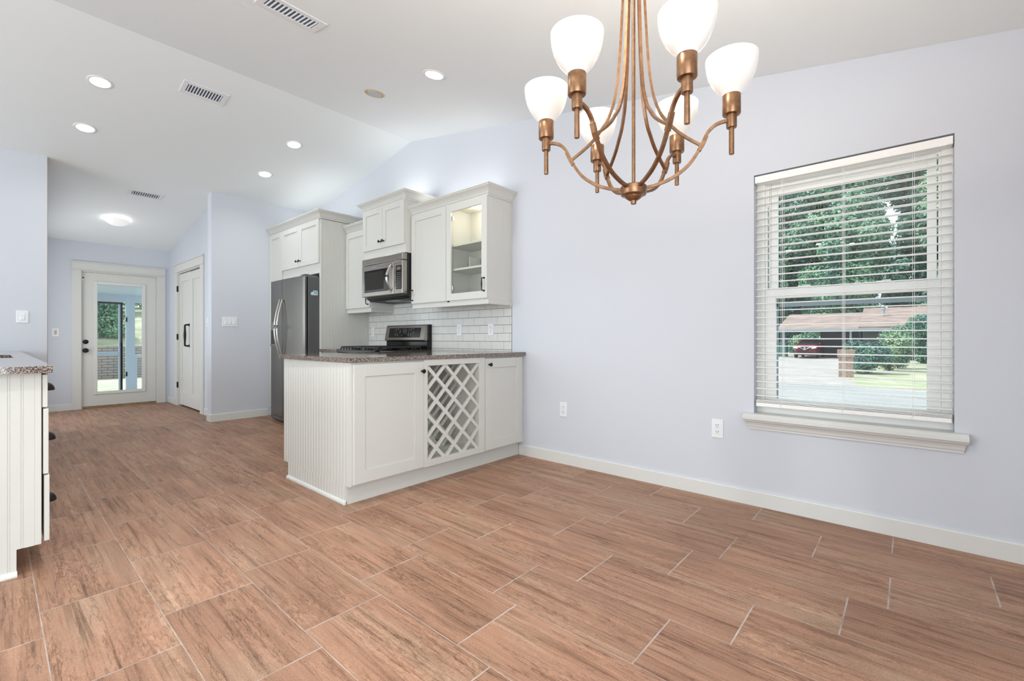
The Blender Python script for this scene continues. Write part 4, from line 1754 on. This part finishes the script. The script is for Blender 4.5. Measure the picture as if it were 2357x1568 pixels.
def vent(x, y, label, w=0.335, d=0.185):
    m = ceil_frame(x, y)
    t = thing('ceiling_vent', m.translation, label, 'vent', 'ceiling air vents')
    iw, idp = w - 0.075, d - 0.075
    g = G()
    g.M = m
    for a, b, c, e in ((-w / 2, -iw / 2, -d / 2, d / 2), (iw / 2, w / 2, -d / 2, d / 2), (-iw / 2, iw / 2, -d / 2, -idp / 2), (-iw / 2, iw / 2, idp / 2, d / 2)):
        g.box(a, b, c, e, 0.0, 0.007, 0.0015)
    part('frame', g, plate_white, t)
    g = G()
    g.M = m
    g.box(-iw / 2, iw / 2, -idp / 2, idp / 2, 0.0002, 0.0012)
    part('duct', g, vent_blue, t)
    g = G()
    g.M = m
    n = 12
    for i in range(n):
        xx = -iw / 2 + (i + 0.5) * iw / n
        g.prism([(xx - 0.0018, 0.0012), (xx + 0.0012, 0.0012), (xx + 0.0045, 0.0075), (xx + 0.0015, 0.0075)], -idp / 2, idp / 2, 1)
    part('louver_bank', g, plate_white, t)
    for s in (-1, 1):
        g = G()
        g.M = m
        g.M = m @ Matrix.Translation((s * (iw / 2 + 0.019), 0, 0.007))
        g.lathe([(0.004, 0), (0.003, 0.0015), (0, 0.0018)], 10)
        part('screw', g, nickel, t)
    return t


vent(1.232, 4.655, 'white vent with blue-grey slots beyond the ceiling ridge')
vent(1.240, 6.995, 'white vent on the grey hall ceiling beside the dome light')
vent(1.205, 2.835, 'large white vent at the top edge of the picture', 0.36, 0.19)

# flush dome light in the hall
dx_, dy_ = 1.115, 7.98
m = ceil_frame(dx_, dy_)
dl = thing('dome_light', m.translation, 'lit frosted dome light on the hall ceiling', 'ceiling light')
g = G()
g.M = m
g.lathe([(0.07, 0), (0.07, 0.018), (0.055, 0.022), (0.0, 0.022)], 32)
part('base_pan', g, plate_white, dl)
g = G()
g.M = m
g.lathe([(0.0, 0.088), (0.05, 0.084), (0.09, 0.070), (0.118, 0.050), (0.132, 0.036), (0.130, 0.033), (0.116, 0.046), (0.088, 0.066), (0.05, 0.080), (0.0, 0.084)], 40)
part('glass_bowl', g, dome_glass, dl)
g = G()
g.M = m @ Matrix.Translation((0.02, -0.118, 0.046))
g.lathe([(0.006, -0.004), (0.007, 0.006), (0.0, 0.008)], 12)
part('clip', g, nickel, dl)
light('dome_lamp', 'POINT', m.translation + Vector((0, 0, -0.045)), LAMP_DOME, (1, 0.98, 0.94), shadow_soft_size=0.03)

# ------------------------------------------------------------------ chandelier
CHX, CHY = 1.323, 0.653
ch = thing('chandelier', (CHX, CHY, 1.45), 'bronze six-arm chandelier with lit white glass shades', 'chandelier')
zc = ceil_z(CHY)
g = G()
g.M = Matrix.Translation((CHX, CHY, 0))
g.lathe([(0.0, 1.453), (0.008, 1.454), (0.009, 1.464), (0.016, 1.467), (0.024, 1.473), (0.026, 1.478), (0.038, 1.482), (0.0395, 1.486), (0.0395, 1.508), (0.036, 1.511), (0.012, 1.513), (0.0, 1.513)], 36)
part('hub', g, bronze, ch)
g = G()
g.M = Matrix.Translation((CHX, CHY, 0))
g.lathe([(0.0055, 1.512), (0.0055, 2.33), (0.0055, zc - 0.02)], 14)
part('center_rod', g, bronze, ch)
g = G()
g.M = Matrix.Translation((CHX, CHY, 0))
g.lathe([(0.0, 2.30), (0.030, 2.302), (0.034, 2.318), (0.030, 2.334), (0.012, 2.345), (0.008, 2.36), (0.0, 2.36)], 28)
part('collar', g, bronze, ch)
g = G()
g.M = Matrix.Translation((CHX, CHY, 0))
g.lathe([(0.0, zc - 0.034), (0.03, zc - 0.032), (0.06, zc - 0.018), (0.064, zc + 0.005), (0.0, zc + 0.012)], 32)
part('canopy', g, bronze, ch)


def smooth_path(pts, n=4):
    P = [Vector(p) for p in pts]
    out = []
    for i in range(len(P) - 1):
        p0, p1, p2, p3 = P[max(i - 1, 0)], P[i], P[i + 1], P[min(i + 2, len(P) - 1)]
        for k in range(n):
            t = k / n
            out.append(0.5 * ((2 * p1) + (-p0 + p2) * t + (2 * p0 - 5 * p1 + 4 * p2 - p3) * t * t + (-p0 + 3 * p1 - 3 * p2 + p3) * t ** 3))
    out.append(P[-1])
    return out


ARM = [(0.030, 1.500), (0.0435, 1.5025), (0.074, 1.509), (0.1175, 1.526), (0.1614, 1.559), (0.1944, 1.607), (0.2058, 1.6275), (0.2133, 1.648), (0.232, 1.667), (0.2524, 1.675), (0.274, 1.677)]
BRACE = [(0.196, 1.613), (0.160, 1.638), (0.1257, 1.667), (0.0996, 1.699), (0.0777, 1.731), (0.0562, 1.798), (0.0435, 1.905), (0.0325, 2.099), (0.028, 2.20), (0.025, 2.31)]
CR = 0.279
# camera-space angle -17 deg; the chandelier's own arm angles in world
A0 = math.radians(-17) - math.radians(90 - (90 - YAW)) + 0.0


def world_dir(ang_cam):
    th = math.radians(YAW)
    F = Vector((math.sin(th), math.cos(th), 0))
    R = Vector((math.cos(th), -math.sin(th), 0))
    return R * math.cos(ang_cam) + F * math.sin(ang_cam)


for k in range(6):
    u = world_dir(math.radians(-17 + 60 * k))
    side = Vector((-u.y, u.x, 0))
    P = lambda r, z: Vector((CHX, CHY, z)) + u * r
    g = G()
    pts = smooth_path([P(r, z) for r, z in ARM], 4)
    g.tube(pts, rect=(0.0085, 0.010), up=side, smooth=False)
    a = part('arm', g, bronze, ch)
    g = G()
    g.tube([P(0.1895, 1.598), P(0.2005, 1.617), P(0.2105, 1.640)], rect=(0.012, 0.0135), up=side, smooth=False)
    part('sleeve', g, bronze, a)
    g = G()
    g.tube(smooth_path([P(r, z) for r, z in BRACE], 4), rect=(0.0075, 0.009), up=side, smooth=False)
    part('brace', g, bronze, ch)
    c = P(CR, 0)
    g = G()
    g.M = Matrix.Translation(c)
    g.lathe([(0.0, 1.576), (0.0068, 1.577), (0.0072, 1.580), (0.0072, 1.655), (0.0138, 1.655), (0.0145, 1.658), (0.0145, 1.692), (0.0235, 1.693), (0.0250, 1.696), (0.0250, 1.750), (0.0235, 1.752), (0.0, 1.752)], 28)
    part('socket_cup', g, bronze, ch)
    g = G()
    g.M = Matrix.Translation(c)
    o_ = [(0.021, 1.745), (0.0250, 1.750), (0.0265, 1.754), (0.035, 1.762), (0.046, 1.775), (0.0555, 1.790), (0.0635, 1.808), (0.0690, 1.830), (0.0712, 1.848), (0.0715, 1.860)]
    i_ = [(0.0690, 1.860), (0.0687, 1.848), (0.0665, 1.831), (0.061, 1.810), (0.053, 1.793), (0.0435, 1.778), (0.0325, 1.766), (0.022, 1.760), (0.019, 1.747)]
    g.lathe(o_ + i_, 36, closed=True)
    sh = part('glass_shade', g, shade_glass, ch)
    g = G()
    g.M = Matrix.Translation(c)
    g.lathe([(0.0, 1.757), (0.011, 1.759), (0.013, 1.785), (0.022, 1.806), (0.024, 1.822), (0.019, 1.838), (0.0, 1.846)], 20)
    part('bulb', g, mat('lit_bulb', (0.9, 0.9, 0.9), 0.4, emit=(1, 0.86, 0.68), estr=4.0) if k == 0 else MATS['lit_bulb'], sh)
    light('chandelier_lamp', 'POINT', c + Vector((0, 0, 1.862)), LAMP_CHAND, (1, 0.88, 0.74), shadow_soft_size=0.025)

# ------------------------------------------------------------------ outdoors beyond the window
GZ = -0.40
g = G()
g.box(3.4, 110, -60, 8.9, GZ - 0.2, GZ - 0.02)
struct('lawn', g, lawn_m, 'patchy sunlit grass outside the window', 'lawn')
g = G()
g.box(11.0, 16.6, -60, 60, GZ - 0.05, GZ - 0.005)
struct('road', g, asphalt, 'pale grey road crossing outside the window', 'road')
g = G()
g.prism([(16.6, 1.0), (19.8, 1.65), (34.0, 3.2), (46, 3.2), (46, 12), (34, 12), (16.6, 12)], GZ - 0.05, GZ + 0.004, 2)
struct('driveway', g, concrete, 'bright concrete driveway leading to the carport', 'driveway')
g = G()
g.box(3.4, 11.0, -8, 8.9, GZ - 0.05, GZ - 0.002)
struct('path', g, concrete, 'pale concrete apron below the window', 'path')

# neighbour's house with carport
hs = thing('house', (44, 0, GZ), 'low house with pinkish shingle roof and open carport across the road', 'house')
HXF = 39.5
g = G()
ye0, ye1 = -14.0, 7.75
zE, zR = 1.64, 3.05
g.prism([(HXF, zE), (HXF, zE + 0.10), (44.5, zR), (49.5, zE + 0.10), (49.5, zE)], 2.75, ye1, 1)
part('roof', g, shingle, hs)
g = G()
g.prism([(HXF + 0.2, zE + 0.05), (HXF + 0.2, zE + 0.22), (44.5, zR + 0.32), (49.0, zE + 0.22), (49.0, zE + 0.05)], ye0, 2.76, 1)
part('upper_roof', g, shingle, hs)
g = G()
g.box(HXF - 0.06, HXF, ye0, ye1, zE - 0.02, zE + 0.10)
part('fascia', g, fascia, hs)
g = G()
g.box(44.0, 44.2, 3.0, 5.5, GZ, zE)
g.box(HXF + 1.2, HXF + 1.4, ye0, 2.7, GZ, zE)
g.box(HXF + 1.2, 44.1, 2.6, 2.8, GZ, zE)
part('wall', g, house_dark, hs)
for yy in (7.25, 3.15):
    g = G()
    g.box(HXF + 0.25, HXF + 0.37, yy, yy + 0.12, GZ, zE)
    part('post', g, fascia, hs)
for yy in (-1.6, -5.5):
    g = G()
    g.box(HXF + 1.14, HXF + 1.21, yy - 0.6, yy + 0.6, 0.35, 1.35)
    part('window', g, car_glass, hs)
g = G()
g.lathe([(0.09, 0), (0.09, 0.35), (0.13, 0.36), (0.13, 0.50), (0.0, 0.52)], 12, (42.3, 1.5, 2.75))
part('vent_pipe', g, fascia, hs)

# parked car
car = thing('car', (40.6, 5.35, GZ), 'dark red car parked under the carport', 'car')


def car_loft(secs):
    """secs: list of (y-halfwidth, z, x-start, x-end) rounded boxes stacked"""
    g = G()
    rings = []
    for hw, z, xa, xb in secs:
        ring = []
        n = 24
        for i in range(n):
            a = 2 * PI * i / n
            ca, sa = math.cos(a), math.sin(a)
            px = abs(ca) ** 0.35 * (1 if ca >= 0 else -1)
            py = abs(sa) ** 0.35 * (1 if sa >= 0 else -1)
            ring.append(g.bm.verts.new(((xa + xb) / 2 + px * (xb - xa) / 2, 5.35 + py * hw, z)))
        rings.append(ring)
    for A, B in zip(rings[:-1], rings[1:]):
        for i in range(24):
            f = g.bm.faces.new((A[i], A[(i + 1) % 24], B[(i + 1) % 24], B[i]))
            f.smooth = True
    g.bm.faces.new(rings[0])
    g.bm.faces.new(rings[-1])
    return g


part('car_body', car_loft([(0.86, -0.12, 38.5, 42.8), (0.93, 0.05, 38.35, 42.9), (0.93, 0.28, 38.35, 42.9), (0.90, 0.48, 38.45, 42.85), (0.86, 0.60, 38.7, 42.8)]), car_red, car)
part('cabin_glass', car_loft([(0.84, 0.58, 39.3, 42.6), (0.74, 0.85, 39.9, 42.4), (0.66, 0.98, 40.3, 42.1)]), car_glass, car)
part('car_roof', car_loft([(0.69, 0.965, 40.15, 42.2), (0.66, 1.0, 40.3, 42.1), (0.55, 1.02, 40.6, 41.9)]), car_red, car)
for xx in (39.2, 42.0):
    for s in (-1, 1):
        g = G()
        g.lathe([(0.0, -0.1), (0.30, -0.1), (0.33, -0.05), (0.33, 0.05), (0.30, 0.1), (0.0, 0.1)], 24, (xx, 5.35 + s * 0.83, GZ + 0.33), 'Y')
        part('wheel', g, rubber, car)
g = G()
g.prism([(5.35 - 0.45, 0.42), (5.35 + 0.45, 0.42), (5.35 + 0.28, 0.14), (5.35 - 0.28, 0.14)], 38.30, 38.36, 0)
part('grille', g, rubber, car)
g = G()
g.tube([(38.29, 4.80, 0.44), (38.29, 5.05, 0.36), (38.29, 5.35, 0.20), (38.29, 5.65, 0.36), (38.29, 5.90, 0.44)], 0.022, 6)
g.lathe([(0.0, 0), (0.085, 0), (0.085, 0.03), (0.0, 0.04)], 16, (38.27, 5.35, 0.33), 'X')
part('grille_trim', g, chrome, car)
for s in (-1, 1):
    g = G()
    g.prism([(5.35 + s * 0.5, 0.40), (5.35 + s * 0.86, 0.48), (5.35 + s * 0.88, 0.36), (5.35 + s * 0.55, 0.30)], 38.29, 38.45, 0)
    part('headlight', g, plate_white, car)
    g = G()
    g.box(39.5, 39.62, 5.35 + s * 0.93 - 0.09, 5.35 + s * 0.93 + 0.09, 0.60, 0.72, 0.03)
    part('mirror', g, car_red, car)
g = G()
g.box(38.34, 38.5, 4.6, 6.1, -0.16, 0.02, 0.02)
part('lower_bumper', g, rubber, car)

for o_ in car.children:
    for v_ in o_.data.vertices:
        v_.co.y *= 0.80
car.location.y = 5.74

# brick mailbox pillar
bp_ = thing('brick_pillar', (21.0, 1.83, GZ), 'red brick mailbox pillar beside the driveway', 'pillar')
g = G()
g.box(20.8, 21.2, 1.62, 2.04, GZ, 0.35)
part('shaft', g, brick_m, bp_)
g = G()
g.box(20.77, 21.23, 1.58, 2.08, 0.35, 0.62)
part('mailbox_head', g, brick_m, bp_)
# wheelie bin by the carport
g = G()
g.prism([(41.0, GZ), (41.0, 0.62), (41.6, 0.62), (41.55, GZ)], 7.35, 7.9, 1)
wb = solo('wheelie_bin', g, bin_green, 'dark green bin standing at the carport corner', 'bin')
g = G()
g.box(40.95, 41.65, 7.32, 7.93, 0.62, 0.69, 0.02)
part('lid', g, bin_green, wb)


def leaf_blob(blobs, n, size, seed, m):
    """leaf quads scattered over the shells of ellipsoid blobs: (cx, cy, cz, rx, ry, rz)"""
    rnd = random.Random(seed)
    verts, faces = [], []
    vols = [b[3] * b[4] + b[4] * b[5] + b[3] * b[5] for b in blobs]
    tot = sum(vols)
    for b, v in zip(blobs, vols):
        for _ in range(int(n * v / tot)):
            d = Vector((rnd.gauss(0, 1), rnd.gauss(0, 1), rnd.gauss(0, 1))).normalized()
            r = 0.62 + 0.42 * rnd.random()
            p = Vector((b[0] + d.x * b[3] * r, b[1] + d.y * b[4] * r, b[2] + d.z * b[5] * r))
            nrm = (d + Vector((rnd.uniform(-1, 1), rnd.uniform(-1, 1), rnd.uniform(-0.6, 1.2))) * 0.9).normalized()
            t = nrm.orthogonal().normalized()
            t = Matrix.Rotation(rnd.uniform(0, 2 * PI), 3, nrm) @ t
            s = nrm.cross(t)
            L = size * rnd.uniform(0.6, 1.35)
            i = len(verts)
            verts += [p - t * L * 0.5, p + s * L * 0.28 + nrm * L * 0.06, p + t * L * 0.5, p - s * L * 0.28 + nrm * L * 0.06]
            faces.append((i, i + 1, i + 2, i + 3))
    me = bpy.data.meshes.new('foliage')
    me.from_pydata([tuple(v) for v in verts], [], faces)
    me.materials.append(m)
    return me


def tree(x, y, h, spread, label, seed, leafm, n=9000, size=0.42, base=GZ, low=0.12, grp='trees beyond the house'):
    t = thing('tree', (x, y, base), label, 'tree', grp)
    rnd = random.Random(seed)
    g = G()
    g.tube([(x, y, base), (x + 0.1, y, base + h * 0.3), (x, y + 0.2, base + h * 0.75)], [h * 0.03, h * 0.022, h * 0.008], 10)
    for k in range(5):
        a = rnd.uniform(0, 2 * PI)
        z0 = base + h * rnd.uniform(0.25, 0.5)
        g.tube([(x, y, z0), (x + math.cos(a) * spread * 0.4, y + math.sin(a) * spread * 0.4, z0 + h * 0.15), (x + math.cos(a) * spread * 0.7, y + math.sin(a) * spread * 0.7, z0 + h * 0.28)], [h * 0.012, h * 0.008, h * 0.003], 7)
    part('trunk', g, bark_m, t)
    blobs = []
    nb = 30
    for k in range(nb):
        a = rnd.uniform(0, 2 * PI)
        rr = spread * math.sqrt(rnd.random()) * 0.72
        z = h * (low + 0.08 + (0.84 - low) * (k + rnd.random()) / nb)
        s = spread * rnd.uniform(0.30, 0.48)
        blobs.append((math.cos(a) * rr, math.sin(a) * rr, z, s, s, s * 0.85))
    n = int(n * 2.3)
    size *= 0.68
    me = leaf_blob(blobs, n, size, seed, leafm)
    o = bpy.data.objects.new('crown', me)
    C.objects.link(o)
    o.parent = t
    return t


tree(55.0, 13.6, 15.0, 3.8, 'dense green tree behind the left end of the house', 21, leaf_m, 13000, 0.5, low=-0.05)
tree(55.0, 4.2, 16.5, 3.7, 'dense green tree rising behind the middle of the roof', 22, leaf_m, 13000, 0.5, low=-0.05)
tree(55.0, -4.2, 17.5, 4.0, 'bright yellow-green tree behind the right end of the roof', 23, leaf_lime, 13000, 0.5, low=-0.05)
tree(67.0, 17.5, 22.0, 5.2, 'taller tree in the second row at far left', 24, leaf_dark, 18000, 0.62, low=-0.05)
tree(67.0, 6.5, 25.0, 5.2, 'tallest tree in the second row behind the roof middle', 25, leaf_m, 20000, 0.62, low=-0.05)
tree(67.0, -5.0, 26.0, 5.4, 'tallest tree in the second row at the right', 27, leaf_m, 20000, 0.62, low=-0.05)
tree(80.0, 12.0, 26.0, 6.0, 'deep green tree in the last row at left', 28, leaf_dark, 20000, 0.8, low=-0.05)
tree(80.0, -1.5, 29.0, 6.5, 'deep green tree in the last row at right', 29, leaf_dark, 22000, 0.8, low=-0.05)
tree(34.5, -0.9, 2.7, 1.5, 'low blue-green weeping tree in front of the right part of the house', 26, leaf_dark, 9000, 0.2, low=-0.05, grp='shrubs beside the driveway')


def shrub(x, y, h, spread, label, seed, leafm, n=7000, size=0.095, base=GZ, grp='shrubs beside the driveway', blobs_n=9):
    t = thing('shrub', (x, y, base), label, 'shrub', grp)
    rnd = random.Random(seed)
    g = G()
    for k in range(5):
        a = rnd.uniform(0, 2 * PI)
        g.tube([(x, y, base), (x + math.cos(a) * spread * 0.3, y + math.sin(a) * spread * 0.3, base + h * 0.6)], [0.03, 0.01], 6)
    part('stem', g, bark_m, t)
    blobs = []
    for k in range(blobs_n):
        a = rnd.uniform(0, 2 * PI)
        rr = spread * math.sqrt(rnd.random()) * 0.6
        s = spread * rnd.uniform(0.35, 0.55)
        blobs.append((math.cos(a) * rr, math.sin(a) * rr, h * rnd.uniform(0.25, 0.75), s, s, h * 0.28))
    me = leaf_blob(blobs, n, size, seed, leafm)
    o = bpy.data.objects.new('foliage', me)
    C.objects.link(o)
    o.parent = t
    return t


shrub(24.0, 1.35, 1.35, 1.0, 'bushy green shrub right behind the brick pillar', 31, leaf_dark)
shrub(26.4, 0.75, 1.8, 0.8, 'yellow-green rounded shrub right of the pillar', 32, leaf_lime)
shrub(29.0, 0.5, 2.2, 0.9, 'mid green shrub behind the yellow-green one', 33, leaf_m)
shrub(26.5, -1.2, 1.6, 0.75, 'dark bluish shrub at the right window edge', 34, leaf_dark)
shrub(51.5, 8.3, 1.8, 1.0, 'light green hedge seen through the carport', 35, leaf_lime, 2500, 0.2)

# ------------------------------------------------------------------ outdoors beyond the hall door
PZ = -0.15
g = G()
g.box(-2.0, 3.38, 9.28, 13.2, PZ - 0.1, PZ)
struct('patio_floor', g, concrete, 'concrete floor of the porch behind the glass door', 'floor')
g = G()
g.prism([(9.30, 2.50), (13.10, 1.97), (13.10, 2.05), (9.30, 2.58)], -2.0, 4.2, 0)
struct('ceiling_porch', g, patio_paint, 'pale blue sloped porch ceiling', 'ceiling')
g = G()
yp0, yp1 = 13.0, 13.10
g.box(-2.0, 4.2, yp0, yp1, 1.83, 2.0)
g.box(1.965, 2.115, yp0, yp1, PZ, 1.83)
g.box(-2.0, 0.92, yp0, yp1, PZ, 1.83)
g.box(2.115, 4.2, yp0, yp1, 0.60, 0.67)
g.box(2.115, 2.155, yp0 + 0.01, yp1, PZ, 0.6)
g.box(3.2, 4.2, yp0, yp1, PZ, 1.83)
struct('wall_porch', g, patio_paint, 'pale blue porch frame wall with open panels', 'wall')
sd = struct_empty('door_3', (1.45, 13.05, PZ), 'pale blue porch screen door with dark edge', 'door')
g = G()
for a, b, c, d in ((0.95, 1.06, PZ + 0.02, 1.80), (1.84, 1.87, PZ + 0.02, 1.80), (1.06, 1.84, 0.655, 0.745)):
    g.box(a, b, 13.01, 13.05, c, d)
part('door_frame', g, patio_paint, sd)
g = G()
g.box(1.87, 1.905, 13.0, 13.05, PZ + 0.02, 1.815)
g.box(0.95, 1.905, 13.0, 13.05, 1.785, 1.82)
part('dark_edge', g, orb, sd, 'dark rubber edge')
for hz in (0.25, 1.45):
    g = G()
    g.box(1.955, 1.985, 12.985, 13.0, hz - 0.05, hz + 0.05, 0.003)
    part('hinge', g, orb, sd)
g = G()
g.box(-6, 12, 13.2, 18.2, PZ - 0.2, PZ - 0.02)
pv = struct('path_pavers', g, noise_color(mat('mossy_pavers', (0.4, 0.42, 0.3), 0.9), (0.30, 0.36, 0.20), (0.56, 0.54, 0.46), (3, 6, 3)), 'mossy stone pavers in the garden behind the porch', 'path')
g = G()
g.box(-6, 12, 18.2, 18.7, PZ - 0.1, 0.80)
struct('wall_garden', g, stone_m, 'stacked stone retaining wall in the back garden', 'wall')
g = G()
g.prism([(18.7, 0.78), (26, 2.2), (40, 3.2), (40, 0), (18.7, 0)], -10, 20, 0)
struct('terrain_slope', g, lawn_m, 'grassy slope above the stone wall', 'slope')
shrub(2.30, 20.6, 2.6, 1.05, 'large leafy bush above the stone wall behind the glass door', 41, leaf_m, 22000, 0.085, 0.85, 'garden bushes', 16)
shrub(0.55, 20.8, 2.0, 0.75, 'second leafy bush left above the stone wall', 43, leaf_dark, 9000, 0.10, 0.85, 'garden bushes', 10)
shrub(5.0, 27.0, 2.8, 2.0, 'bright green bush higher on the slope', 42, leaf_lime, 4000, 0.22, 2.1, 'garden bushes', 10)
tree(6.5, 36.0, 9.0, 4.0, 'leafy tree at the top of the garden slope', 44, leaf_m, 7000, 0.4, 2.8, 0.0, 'garden bushes')
tree(-2.5, 37.0, 9.0, 4.0, 'darker tree at the top of the garden slope', 45, leaf_dark, 7000, 0.4, 2.8, 0.0, 'garden bushes')
